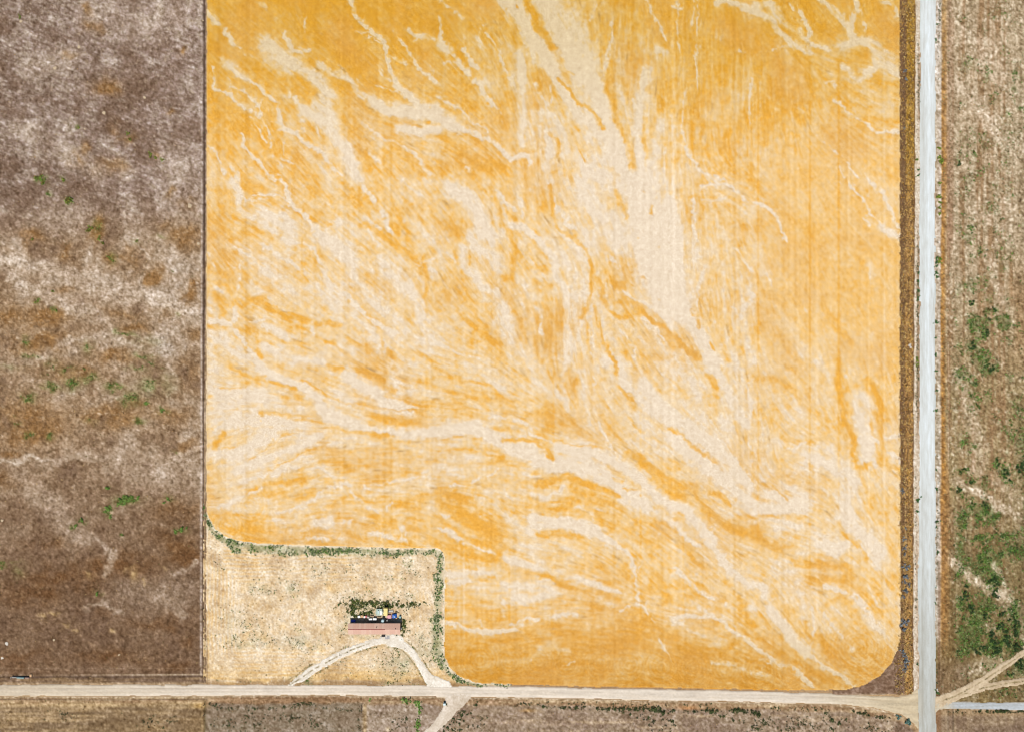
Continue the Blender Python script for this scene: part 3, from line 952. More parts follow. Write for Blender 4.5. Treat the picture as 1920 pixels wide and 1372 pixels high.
# ------------------------------------------------------------------ brown pasture on the west side
def pasture():
    z = Zone(-100, -100, 388, 1290, 2.0); X, Y = z.X, z.Y
    br = np.zeros(z.shape); gr = np.zeros(z.shape); pl = np.zeros(z.shape); ol = np.zeros(z.shape)
    for t in """172,55,18,14,.7 166,20,10,8,.5 344,96,8,8,.6 128,102,10,8,.5 204,163,30,18,.6 221,233,14,10,.6 163,274,9,12,.6 318,198,8,8,.5 320,364,7,6,.6
     358,382,14,12,.9 181,428,16,18,.95 128,479,12,13,.9 64,441,16,12,.8 248,482,15,14,.9 210,485,10,9,.7 117,549,20,7,.95 291,514,13,14,.85 359,551,11,18,.9
     344,444,30,20,.75 309,423,14,10,.6 219,592,38,9,.7 254,616,26,10,.8 318,587,32,9,.85 87,600,42,16,.75 73,640,55,14,.7 367,624,16,10,.7 30,590,40,20,.6
     217,670,40,14,.6 60,790,70,40,.7 217,1059,70,18,.85 122,1080,70,18,.8 343,1038,34,22,.9 350,835,22,10,.8 332,954,45,22,.7 36,810,30,20,.6 20,845,25,12,.6
     130,700,60,20,.5 320,1010,40,16,.6 60,1110,60,20,.6 300,1170,50,12,.5 206,1230,60,14,.5 330,1250,30,10,.6 40,1240,50,14,.5 20,905,40,14,.5 200,780,60,20,.55
     315,780,40,16,.5 255,765,30,8,.5 355,1200,20,14,.5 180,1140,30,8,.4 90,1020,40,12,.5 350,700,20,30,.35 205,312,26,14,.4 145,300,10,16,.5 242,257,13,10,.85 289,292,9,8,.8""".split():
        a = [float(v) for v in t.split(',')]; z.blob(br, *a)
    for t in """79,338,8,7,1 128,376,8,8,1 93,361,4,6,.8 117,338,6,8,.5 147,240,4,4,.8 305,300,3,3,1 242,260,5,4,.6 287,292,5,5,.6 181,428,9,12,.55 71,566,4,4,1 102,583,5,5,.6 210,485,7,7,.55
     99,686,12,10,.9 125,694,13,8,1 137,718,14,10,1 93,703,9,7,.8 99,724,16,5,.7 55,744,13,8,.95 169,710,12,7,.8 236,626,16,5,.7 216,622,5,6,.6 268,665,16,6,1 283,680,7,9,1 262,691,14,5,.9
     303,689,7,5,.95 163,654,9,12,.6 50,645,6,9,.9 216,724,18,6,.8 248,744,17,10,.95 291,721,28,20,.6 277,756,7,5,1 239,756,10,8,.6 306,769,9,4,.9 262,788,8,4,.7 26,795,9,5,.8 177,790,16,4,.5
     332,591,4,3,.8 238,936,22,8,1 203,954,10,7,1 206,968,6,4,.8 154,975,7,4,.9 140,986,6,5,.6 315,936,11,5,.8 203,914,6,3,.9 339,992,12,5,.9 229,1001,3,4,.9 182,1111,7,5,.6 325,845,7,3,.8
     35,1055,12,4,.6 2,1059,6,4,1 52,816,8,6,.5 94,819,7,5,.7 302,445,12,4,.4 35,1070,12,10,.3 260,455,6,6,.5 20,690,24,5,.3 55,670,12,4,.5 270,640,30,8,.25""".split():
        a = [float(v) for v in t.split(',')]; z.blob(gr, *a)
    for ln in """20 .8 -100,470 0,487 44,499 82,505 128,517 204,534 262,557 321,578 364,595 382,598
14 .6 20,520 87,557 146,575 190,600
9 .6 111,642 163,630 219,636 262,648
9 .6 300,632 330,618 350,601 380,600
3 .8 236,400 242,441 257,461 280,482
5 .6 338,531 335,575
6 .7 364,537 379,563
7 .4 163,444 165,502
6 .8 -100,870 0,866 70,863 91,866
9 .5 91,866 150,850 220,858 290,870
6 .7 343,856 374,838
6 .6 336,828 367,810
10 .5 140,1006 189,1024 210,1038 196,1080
6 .5 157,1139 196,1122 227,1146
6 .5 350,1164 329,1140
6 .6 367,1052 329,1080
30 .35 40,900 90,940 140,1000
50 .35 230,860 300,890 360,880
50 .3 330,300 350,340 365,390
40 .35 100,410 140,400
40 .3 200,20 260,50 330,30
26 .3 40,240 140,300 190,330
30 .3 60,130 120,110
20 .3 250,420 300,470 340,500
40 .25 240,1110 300,1120 350,1100
30 .5 100,520 170,540 230,550""".split("\n"):
        t = ln.split(None, 2); z.stroke(pl, pts_of(t[2]), float(t[0]) * 1.4, float(t[1]))
    br = z.warp(br, (4, 3), (12, 5)); pl = z.warp(pl, (3, 2), (10, 4)); grw = z.warp(gr, (3, 2), (8, 2))
    # mottle: broad drifts, finer clumps, and combed streaks left by old drill passes
    big = fbm(z.shape, 28, 4); med = fbm(z.shape, 6, 4)
    a = math.radians(24); u = X * math.cos(a) + Y * math.sin(a)
    streak = blur(rng.standard_normal(z.shape), 2.0, 0.5); streak = bilin(streak, np.arange(z.shape[1])[None, :] + 0 * Y, np.arange(z.shape[0])[:, None] - 0.32 * np.arange(z.shape[1])[None, :] % z.shape[0])
    streak /= streak.std()
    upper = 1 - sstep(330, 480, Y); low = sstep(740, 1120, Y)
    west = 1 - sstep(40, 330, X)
    base = mix((152, 129, 115), (160, 131, 100), 1 - upper); base = mix(base, (120, 93, 70), low * 0.95)  # southern soil is darker, with some lens falloff painted into its tone
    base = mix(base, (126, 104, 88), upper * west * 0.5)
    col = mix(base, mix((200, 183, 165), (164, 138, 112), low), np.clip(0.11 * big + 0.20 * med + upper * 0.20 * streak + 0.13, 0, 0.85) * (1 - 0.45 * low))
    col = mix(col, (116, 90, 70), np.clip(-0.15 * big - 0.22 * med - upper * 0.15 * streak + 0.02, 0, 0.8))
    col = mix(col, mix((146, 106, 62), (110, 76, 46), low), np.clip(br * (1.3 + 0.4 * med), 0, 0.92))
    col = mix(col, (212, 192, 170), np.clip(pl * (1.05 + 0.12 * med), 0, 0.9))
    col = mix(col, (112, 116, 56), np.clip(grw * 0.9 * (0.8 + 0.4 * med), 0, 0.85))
    tan = np.zeros(z.shape)
    for t in """82,1152,8,6 124,1171,7,5 157,1171,6,4 182,1180,5,4 252,1076,7,11 311,1069,6,5 168,1080,5,6 140,1183,4,3 100,1150,8,4 208,1180,5,3 240,1069,8,4 270,1085,5,6""".split():
        a4 = [float(v) for v in t.split(',')]; z.blob(tan, *a4, .9)
    col = mix(col, (200, 168, 118), np.clip(z.warp(tan, (3, 3)) * (0.9 + 0.4 * med), 0, 0.85))
    sp = gnoise(z.shape, .5); sp2 = gnoise(z.shape, 1.1)
    col = mix(col, mix((206, 184, 156), (170, 138, 104), low), np.clip(.22 * sp + .12 * sp2 - .16, 0, .6)); col = mix(col, (92, 70, 50), np.clip(-.2 * sp - .14 * sp2 - .16, 0, .6))
    # boundary: pale turned soil, dark ditch line, dry weeds
    xd = np.interp(Y, [0, 400, 700, 1050, 1262], [383.2, 383.2, 382.0, 381.3, 381.0]); wd = np.interp(Y, [0, 600, 700, 900, 1262], [2.4, 2.6, 1.8, 1.2, 1.0])
    k = 0.5 * gnoise(z.shape, 0.6, 3)
    col = mix(col, (206, 188, 172), (np.exp(-((X - xd + 4.2) / 1.7) ** 2) * np.interp(Y, [0, 250, 500], [.35, .7, .9])))
    col = mix(col, (86, 66, 54), np.clip(np.exp(-((X - xd) / wd) ** 2) * (0.95 + 0.25 * k), 0, 1))
    col = mix(col, (176, 148, 112), np.exp(-((X - xd - wd - 1.8) / 1.4) ** 2) * 0.8)
    # south edge above the dirt road
    yb = 1267 - 0.004 * X
    strip = sstep(-1, 1, Y - yb)
    col = mix(col, (206, 184, 156), np.exp(-((Y - yb + 1.5) / 1.6) ** 2) * (0.25 + 0.55 * sstep(60, 330, X)))
    col = mix(col, mix((120, 96, 76), (150, 122, 90), sstep(0, 3, gnoise(z.shape, 6, .6) + 1)), strip * 0.9)
    col = mix(col, (84, 66, 54), np.exp(-((Y - yb - 1.6) / 1.2) ** 2) * 0.75)
    col = mix(col, (150, 124, 100), np.exp(-((Y - 1252) / 1.0) ** 2) * 0.4)
    col = mix(col, (186, 158, 122), sstep(1276, 1281, Y) * 0.8)
    col *= grain(0.10 * gnoise(z.shape, 0.6) + 0.05 * gnoise(z.shape, 1.2))
    h = 0.10 + 0.03 * big + 0.045 * med + 0.03 * gnoise(z.shape, 0.6) + 0.07 * br - 0.10 * np.exp(-((X - xd) / wd) ** 2)
    h = np.clip(h, 0, .5) * sstep(1285, 1276, Y)
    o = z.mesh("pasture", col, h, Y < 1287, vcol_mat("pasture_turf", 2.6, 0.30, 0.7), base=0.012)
    tag(o, kind="structure")
    TUFT_DENS.append((z, np.where(X < 376, np.clip(grw, 0, 1) ** 1.3 * sstep(0.30, 0.8, grw + 0.15 * med), 0), 'pasture_green'))
    TUFT_DENS.append((z, np.where(X < 376, 0.015 + 0.12 * np.clip(br, 0, 1) * np.clip(med, 0, 2), 0), 'pasture_brown'))
    TUFT_DENS.append((z, np.exp(-((X - xd) / 1.6) ** 2) * 0.35, 'ditch'))
pasture()

# ------------------------------------------------------------------ the fenced-off corner lot with the long shed
LOT = [(381,940),(385,955)] + WHEAT_EDGE[5:27] + [(960,1290),(381,1290)]
DRIVE_W = [(540, 1285), (560, 1273), (586, 1255), (630, 1231), (669, 1213), (700, 1203), (728, 1200)]
DRIVE_E = [(718, 1200), (738, 1203), (757, 1209), (772, 1222), (782, 1236), (790, 1249), (798, 1262), (806, 1273)]
def corner_lot():
    z = Zone(380, 938, 962, 1290, 1.5); X, Y = z.X, z.Y
    med = fbm(z.shape, 6, 4); big = fbm(z.shape, 22, 3)
    cx, cy = 600.0, 1120.0
    # mower rings: rectangles of rounded passes
    r = np.minimum.reduce([X - 381, 1281 - Y, 833 - X + 0 * Y, Y - 1024 + np.clip(420 - X, 0, 40) * 1.2])
    ring = np.sin((r + 1.2 * z.n(12)) * 2 * np.pi / 7.0) * sstep(85, 40, r) * np.where(X < 660, 1, 0.5)
    col = mix((233, 205, 164), (241, 222, 194), np.clip(0.5 + 0.22 * med + 0.10 * big + .25 * gnoise(z.shape, 0.6), 0, 1))
    col = mix(col, (236, 192, 124), np.clip(0.08 + 0.34 * ring + 0.16 * gnoise(z.shape, 3) + 0.15 * big, 0, .75))
    col = mix(col, (222, 178, 108), np.clip(sstep(1235, 1275, Y) * 0.6 * (0.8 + 0.4 * gnoise(z.shape, 14, .8)), 0, .8))
    col = mix(col, (168, 134, 104), np.clip(-0.16 * med - 0.10, 0, .25) * (0.3 + 0.6 * sstep(-0.5, 1, big)))
    col = mix(col, (150, 118, 84), sstep(1272, 1280, Y + 2.0 * z.n(5)) * 0.7)
    xw = np.exp(-((X - 384) / 3) ** 2); col = mix(col, (206, 172, 118), xw * 0.5)
    sp = gnoise(z.shape, .6); col = mix(col, (246, 236, 220), np.clip(.2 * sp - .1, 0, .5)); col = mix(col, (206, 170, 120), np.clip(-.2 * sp - .12, 0, .4))
    col = mix(col, (120, 92, 66), np.clip(np.exp(-((X - 388.5) / 1.2) ** 2) * 0.5 * sstep(1150, 1230, Y), 0, 1))
    # weedy patches: greyer ground
    wd = np.zeros(z.shape); gd = np.zeros(z.shape)
    for ln in """16 1 388,957 394,975 404,992 420,1004 444,1016 476,1025 520,1029 560,1031
13 .95 560,1031 620,1032 700,1034 740,1036
9 .75 740,1036 790,1034 820,1036
8 .9 404,1000 428,1016 446,1034
11 .9 828,1036 829,1050 827,1056
13 .55 826,1056 824,1080
14 1 822,1084 826,1096
11 .55 823,1100 820,1150
15 1 818,1160 818,1190 820,1215 826,1236
10 .9 824,1228 834,1250 848,1264 866,1275
6 1 866,1276 900,1281 960,1284""".split("\n"):
        t = ln.split(None, 2); z.stroke(gd, pts_of(t[2]), float(t[0]), float(t[1]))
    for t in """668,1133,12,9,.9 660,1145,6,14,.95 690,1131,22,6,.9 705,1132,10,6,.8 735,1133,18,6,.9 760,1134,22,4,.95 783,1131,9,3,.6 681,1150,10,4,1 666,1153,5,6,1 694,1147,6,9,.8
     757,1165,4,8,.85 757,1180,4,9,.7 748,1177,3,10,.9 753,1190,4,6,.5 744,1190,2,2,.9 665,1190,12,4,.45 690,1191,30,3,.35 652,1165,5,14,.4 640,1180,8,12,.3
     764,1078,18,5,.5 768,1060,8,8,.4 730,1085,12,6,.3 690,1082,10,6,.35 550,1105,12,12,.4 505,1105,18,10,.3 475,1100,8,8,.35 525,1085,14,6,.25
     450,1208,9,7,.8 460,1205,22,7,.45 440,1200,16,8,.4 555,1200,22,12,.5 480,1190,20,14,.3 510,1205,20,6,.4 560,1185,8,10,.35 590,1210,16,8,.3 460,1165,16,12,.3
     742,1240,26,26,.5 730,1225,14,10,.5 760,1235,14,18,.5 742,1262,10,18,.5 748,1279,26,3,.6 800,1220,6,18,.6 792,1200,6,14,.4 792,1258,4,5,.6 805,1240,5,8,.35 786,1210,6,20,.5
     560,1270,14,5,.9 575,1276,7,4,.9 640,1243,6,6,.3 410,1062,10,12,.25 430,1160,14,18,.25 690,1116,40,6,.2 770,1120,10,5,.4 600,1060,30,14,.2 760,1150,6,6,.3""".split():
        a = [float(v) for v in t.split(',')]; z.blob(wd, *a)
    wd = z.warp(wd, (3, 2)); gdw = z.warp(gd, (3, 1.2))
    col = mix(col, (226, 214, 194), np.clip(wd * 0.55, 0, .6))
    col = mix(col, (206, 202, 172), np.clip(gdw * 0.8, 0, .8)); col = mix(col, (138, 132, 84), np.clip(np.maximum(gdw, wd) * 0.30 * (1 + med), 0, .7))
    dv = np.minimum.reduce([seg_dist(X, Y, DRIVE_W)[0] - 8.0, seg_dist(X, Y, DRIVE_E)[0] - 8.0, seg_dist(X, Y, [(722, 1197), (748, 1199)])[0] - 10.5])
    rim = np.exp(-((dv - 1.2) / 1.3) ** 2) * (Y > 1197) * np.clip(.75 + .5 * gnoise(z.shape, 2.5), 0, 1.3)
    col = mix(col, (150, 128, 88), np.clip(rim * .6, 0, .8)); wd = np.maximum(wd, rim * .8)
    we = seg_dist(X, Y, WHEAT_EDGE[4:27])[0]; col = mix(col, (238, 222, 194), np.exp(-(we / 2.4) ** 2) * .9)
    col *= grain(0.05 * gnoise(z.shape, 0.7) + 0.02 * med)
    h = 0.03 + 0.012 * med + 0.012 * ring + 0.02 * gnoise(z.shape, .6)
    o = z.mesh("lot_ground", col, np.clip(h, 0, .12), X < 958, vcol_mat("lot_stubble", 3.0, 0.22, 0.5), base=0.02)
    tag(o, kind="structure")
    ok = inside(X, Y, LOT) & ~((X > 652) & (X < 752) & (Y > 1154) & (Y < 1190))
    yd = np.zeros(z.shape)
    for a in ((690,1131,34,6,1),(662,1142,9,14,1),(678,1140,18,14,.55),(700,1140,14,12,.45),(730,1134,22,6,1),(762,1133,24,4,1),(680,1150,14,4,1),(694,1146,6,10,.8),(757,1170,5,18,.8),(716,1137,14,7,.5),(740,1139,10,5,.5)): z.blob(yd, *a)
    TUFT_DENS.append((z, np.where(ok & ~((X > 703) & (X < 748) & (Y > 1140)), yd * np.clip(.7 + .5 * gnoise(z.shape, 1.5), 0, 1.6), 0), 'yard_growth'))
    TUFT_DENS.append((z, np.where(ok, np.clip(gdw, 0, 1) * np.clip(0.75 + 0.6 * gnoise(z.shape, 4), 0.12, 1.5), 0), 'lot_edge'))
    TUFT_DENS.append((z, np.where(ok, np.clip(wd, 0, 1) * np.clip(0.9 + 0.9 * gnoise(z.shape, 2.0), 0, 2) + 0.06 * np.clip(gnoise(z.shape, 5), 0, 2), 0), 'lot_weed'))
corner_lot()

# ------------------------------------------------------------------ roads
GR_L = ([-9000, -100, 0, 300, 600, 900, 1200, 1300, 1372, 1470, 9000], [1726, 1725.5, 1725, 1723, 1723, 1721.6, 1720.2, 1720.4, 1721.5, 1722, 1722])
GR_R = ([-9000, 0, 300, 600, 900, 1200, 1372, 9000], [1755.5, 1755, 1754.8, 1753.6, 1755.4, 1755, 1756, 1757])
def gravel_road():
    far = lambda a, b: list(np.linspace(a, b, 6))
    ys = np.r_[far(-7500, -400)[:-1], span(-400, -100, 20)[:-1], span(-100, 1472, 2.0), span(1472, 1800, 20)[1:], far(1800, 7500)[1:]]
    z = Zone(0, 0, 1, 1, 2.0, xs=span(1716, 1760, 1.3), ys=ys); X, Y = z.X, z.Y
    l = np.interp(Y, *GR_L); r = np.interp(Y, *GR_R); u = (X - l) / (r - l)
    south = sstep(850, 1300, Y)
    col = mix((223, 227, 225), (195, 196, 189), south) * np.ones(z.shape + (1,))  # gravel dims southward: lens falloff painted into the tone
    lane = gnoise((1, z.shape[1]), 1.0)[0][None, :] * (0.7 + 0.3 * gnoise(z.shape, 1, 60))
    col *= grain(0.022 * lane + 0.022 * gnoise(z.shape, 0.5, 3) + 0.012 * gnoise(z.shape, 3, 30))
    for uc, a in ((.24, -.05), (.44, -.03), (.62, .035), (.80, .03), (.53, .03)): col *= grain(a * np.exp(-((u - uc) / .05) ** 2) * (0.7 + 0.4 * gnoise(z.shape, 1, 80)))
    col = mix(col, (206, 216, 212), np.clip(sstep(.10, 0, u) + sstep(.90, 1, u), 0, 1) * 0.6)
    j = np.exp(-((Y - 1318) / 26) ** 2) * np.clip(np.abs(u - .5) * 1.5 - .2, 0, 1); col = mix(col, (206, 196, 176), j)
    h = 0.16 - 0.34 * (u - .5) ** 2 + 0.008 * gnoise(z.shape, 0.5)
    rag = 0.45 * gnoise(z.shape, 0.6, 2) + 0.5 * gnoise(z.shape, 0.6, 8)
    o = z.mesh("gravel_road", col, h, (X > l + rag) & (X < r + rag), vcol_mat("road_gravel", 5.0, 0.07, 0.35, amp2=0.03, stretch=(1, .35, 1)), base=0.10)
    tag(o, kind="structure")
gravel_road()
DR_T = ([-9000, -100, 0, 380, 620, 790, 830, 960, 1200, 1440, 1600, 1685, 1702, 1716, 1722], [1281, 1281, 1281, 1281.5, 1282.5, 1283, 1284, 1285, 1289.5, 1294.5, 1300, 1304.5, 1301, 1290, 1286])
DR_B = ([-9000, -100, 0, 200, 380, 600, 800, 835, 960, 1100, 1240, 1440, 1560, 1640, 1690, 1710, 1722], [1304, 1304, 1304.5, 1305.5, 1304, 1303.5, 1305, 1307, 1307.5, 1309.5, 1313.5, 1316.5, 1320, 1327, 1340, 1354, 1372])
def dirt_road():
    xs = np.r_[list(np.linspace(-7500, -500, 6))[:-1], span(-500, -100, 20)[:-1], span(-100, 1726, 1.9)]
    z = Zone(0, 0, 1, 1, 1.6, xs=xs, ys=span(1276, 1376, 1.4)); X, Y = z.X, z.Y
    t = np.interp(X, *DR_T); b = np.interp(X, *DR_B); v = (Y - t) / (b - t)
    east = sstep(1450, 1700, X); west = 1 - sstep(0, 480, X)
    col = mix((232, 218, 200), (214, 196, 164), east); col = mix(col, (216, 200, 176), west)
    lane = gnoise((z.shape[0], 1), 0.9)
    yy = np.clip((v * 16), 0, 15.99); col = col * (1 + 0.020 * bilin(gnoise((17, 2), 0.6), 0 * X, yy) * (0.7 + 0.5 * gnoise(z.shape, 60, 1)) + 0.018 * gnoise(z.shape, 4, .6) + 0.018 * gnoise(z.shape, .5))[..., None]
    for vc, a in ((.34, -.07), (.62, -.06), (.20, .03), (.5, .03), (.8, .03)): col *= grain(a * np.exp(-((v - vc) / .06) ** 2) * np.clip(0.4 + 0.6 * gnoise(z.shape, 40, 2), 0, 1.2))
    col = mix(col, (206, 182, 150), np.clip(sstep(.10, 0, v) + sstep(.9, 1, v), 0, 1) * 0.7)
    h = 0.06 + 0.05 * (1 - 4 * (v - .5) ** 2) + 0.008 * gnoise(z.shape, .6)
    rag = 0.6 * gnoise(z.shape, 3, .6) + 0.4 * gnoise(z.shape, 10, .6)
    xl = np.interp(Y, *GR_L)
    o = z.mesh("dirt_road", col, h, (Y > t + rag) & (Y < b + rag) & (X < xl + 2.5), vcol_mat("road_dirt", 4.0, 0.07, 0.35, amp2=0.04, stretch=(.35, 1, 1)), base=0.12)
    tag(o, kind="structure")
dirt_road()
def side_road():
    xs = np.r_[span(1752, 2040, 2.0), list(np.linspace(2040, 7500, 8))[1:]]
    z = Zone(0, 0, 1, 1, 1.5, xs=xs, ys=span(1306, 1345, 1.3)); X, Y = z.X, z.Y
    t = np.interp(X, [1750, 1757, 1765, 1800, 1920, 9000], [1306, 1309, 1313, 1313.6, 1315, 1340]); b = np.interp(X, [1750, 1757, 1763, 1772, 1800, 1920, 9000], [1340, 1336, 1331, 1329, 1329, 1331.5, 1356])
    v = (Y - t) / (b - t); e = sstep(1762, 1800, X)
    col = mix((206, 192, 166), (190, 194, 196), e); col = mix(col, (206, 186, 156), e * np.clip(sstep(.2, 0, v) + sstep(.85, 1, v), 0, 1) * .8)
    col *= grain(0.03 * gnoise(z.shape, 8, .6) + 0.025 * gnoise(z.shape, .5))
    rag = 0.5 * gnoise(z.shape, 3, .6)
    o = z.mesh("side_road", col, 0.06 + 0.04 * (1 - 4 * (v - .5) ** 2), (Y > t + rag) & (Y < b + rag), vcol_mat("road_side_gravel", 4.0, 0.08, 0.35, amp2=0.04), base=0.11)
    tag(o, kind="structure")
side_road()

def track(name, box, step, arms, tone, base, centre=None, mask_extra=None):
    """dirt path: arms = (half width px list along, points, has grassy middle)"""
    z = Zone(*box, step); X, Y = z.X, z.Y
    m = np.zeros(z.shape, bool); d0 = np.full(z.shape, 9.0); crown = np.zeros(z.shape)
    rag = 0.45 * gnoise(z.shape, .7) + 0.5 * gnoise(z.shape, 3)
    for hw, pts, two in arms:
        d, t = seg_dist(X, Y, pts); w = np.interp(t, np.linspace(0, 1, len(hw)), hw)
        m |= d < w + rag; d0 = np.minimum(d0, d / w)
        if two: crown = np.maximum(crown, np.exp(-((d) / 1.1) ** 2) * np.interp(t, [0, .06, .72, .86], [0, 1, 1, 0]))
    if mask_extra is not None: m &= mask_extra(X, Y)
    col = np.ones(z.shape + (3,)) * np.array(tone)
    col = mix(col, np.array(tone) * 0.86, np.clip(sstep(.85, 1.15, d0), 0, 1))
    col = mix(col, (150, 132, 92), np.clip(crown * (0.7 + 0.5 * gnoise(z.shape, 1.2)), 0, .85))
    col *= grain(0.03 * gnoise(z.shape, .6) + 0.03 * gnoise(z.shape, 3) - 0.05 * np.exp(-((d0 - .5) / .12) ** 2) * np.clip(gnoise(z.shape, 4), 0, 1))
    o = z.mesh(name, col, 0.03 + 0.012 * gnoise(z.shape, 1) + 0.03 * crown, m, vcol_mat(name + "_dirt", 4.0, 0.09, 0.4, amp2=0.05), base=base)
    tag(o, kind="structure")
    if crown.max() > 0: TUFT_DENS.append((z, crown * np.clip(gnoise(z.shape, 1.5), 0, 1.5) * 1.2, 'track'))
track("driveway", (520, 1184, 850, 1292), 1.2, [
    ([3, 9, 8, 8, 8, 8, 7], [(540, 1285), (560, 1273), (586, 1255), (630, 1231), (669, 1213), (700, 1203), (728, 1200)], True),
    ([7, 10, 9, 8, 7.5, 7.5, 8, 10, 17, 22], [(718, 1200), (738, 1203), (757, 1209), (772, 1222), (782, 1236), (790, 1249), (798, 1262), (806, 1273), (816, 1282), (826, 1291)], False),
    ([9, 11, 10], [(722, 1197), (735, 1198), (748, 1199)], False)], (247, 237, 221), 0.15)
track("farm_track", (780, 1298, 900, 1480), 1.4, [
    ([22, 14, 9.5, 9, 9, 9], [(862, 1303), (851, 1316), (838, 1338), (820, 1358), (800, 1376), (730, 1450)], False)], (226, 210, 190), 0.19)
track("field_track", (1752, 1180, 2040, 1326), 1.4, [
    ([13, 10, 8, 7, 7, 7], [(1757, 1316), (1790, 1304), (1822, 1287), (1850, 1270), (1890, 1243), (2040, 1140)], True),
    ([8, 8, 6.5, 6, 6], [(1800, 1302), (1840, 1289), (1880, 1281), (1930, 1274), (2040, 1262)], True)], (214, 192, 160), 0.19)

# ------------------------------------------------------------------ verge between the wheat and the gravel road
def west_verge():
    z = Zone(1560, -100, 1727, 1312, 1.6, xs=np.r_[span(1560, 1676, 2.4)[:-1], span(1676, 1727, 1.3)]); X, Y = z.X, z.Y
    poly = [(1684, -100), (1727, -100), (1727, 1300), (1560, 1306), (1560, 1290), (1618, 1280), (1648, 1262), (1670, 1240), (1682, 1215), (1685, 1190)]
    dx = np.interp(Y, [-100, 0, 300, 600, 900, 1200, 1300], [3.5, 3, 1.5, 0, -1.2, -1.5, -1.0])
    U = X - dx + 0.5 * gnoise(z.shape, .6, 3)
    n1 = gnoise(z.shape, .7, 1.0); n2 = gnoise(z.shape, 1.5, 8); n3 = gnoise(z.shape, 3, 40)
    north = 1 - sstep(250, 420, Y)
    col = np.ones(z.shape + (3,)) * np.array((122, 92, 64.))                                            # dark weeds beside the crop
    col = mix(col, (176, 140, 88), np.clip(0.42 * n1 + 0.2 * n2 + 0.06, 0, .9))
    rust = sstep(1694.5, 1698.5, U); tone = mix((178, 136, 84), (174, 134, 54), north)
    tone = mix(tone, (112, 84, 54), np.clip(-0.4 * n1 - .3 * n2 + 0.04, 0, .8)); tone = mix(tone, (220, 172, 92), np.clip(0.42 * n1 + .15 * n2 - .05, 0, .85))
    tone = mix(tone, (228, 204, 160), np.exp(-((U - 1699) / 1.2) ** 2) * np.clip(.15 + .45 * n3, 0, .8) * sstep(600, 850, Y))
    col = mix(col, tone, rust)
    col = mix(col, (116, 86, 58), np.exp(-((U - 1712.6) / 1.3) ** 2) * 0.8)
    col = mix(col, (224, 208, 186), sstep(1713.2, 1714.6, U) * 0.95)
    col = mix(col, (168, 136, 104), sstep(1717.5, 1720.5, U) * np.clip(.35 + .35 * n3 + .2 * n1, 0, .8))
    corner = sstep(1190, 1235, Y) * sstep(1700, 1692, X)
    cc = mix((126, 98, 78), (156, 130, 112), np.clip(.3 + .4 * n1, 0, 1)); col = mix(col, cc, corner * 0.85)
    col = mix(col, (206, 186, 154), sstep(1296, 1303, Y + (X - 1690) * .02) * sstep(1690, 1640, X))
    col *= grain(.08 * gnoise(z.shape, .5))
    h = 0.05 + 0.05 * n1 * (1 - sstep(1712, 1714, U)) + 0.05 * rust * (1 - sstep(1711, 1714, U))
    o = z.mesh("west_verge", col, np.clip(h, 0, .3), inside(X, Y, poly) , vcol_mat("verge_weeds", 2.8, 0.28, 0.7), base=0.018)
    tag(o, kind="structure")
    ok = inside(X, Y, poly) & (U < 1712)
    TUFT_DENS.append((z, np.where(ok, 0.5 + 0.4 * np.clip(n1 + n2, 0, 2), 0) * (X > 1676), 'verge_dry'))
    TUFT_DENS.append((z, np.where((U > 1717.5) & (U < 1722.5) & (Y < 1285), np.clip(.12 + .8 * n3 + .35 * gnoise(z.shape, .6, 7), 0, 1.6), 0), 'road_edge'))
west_verge()

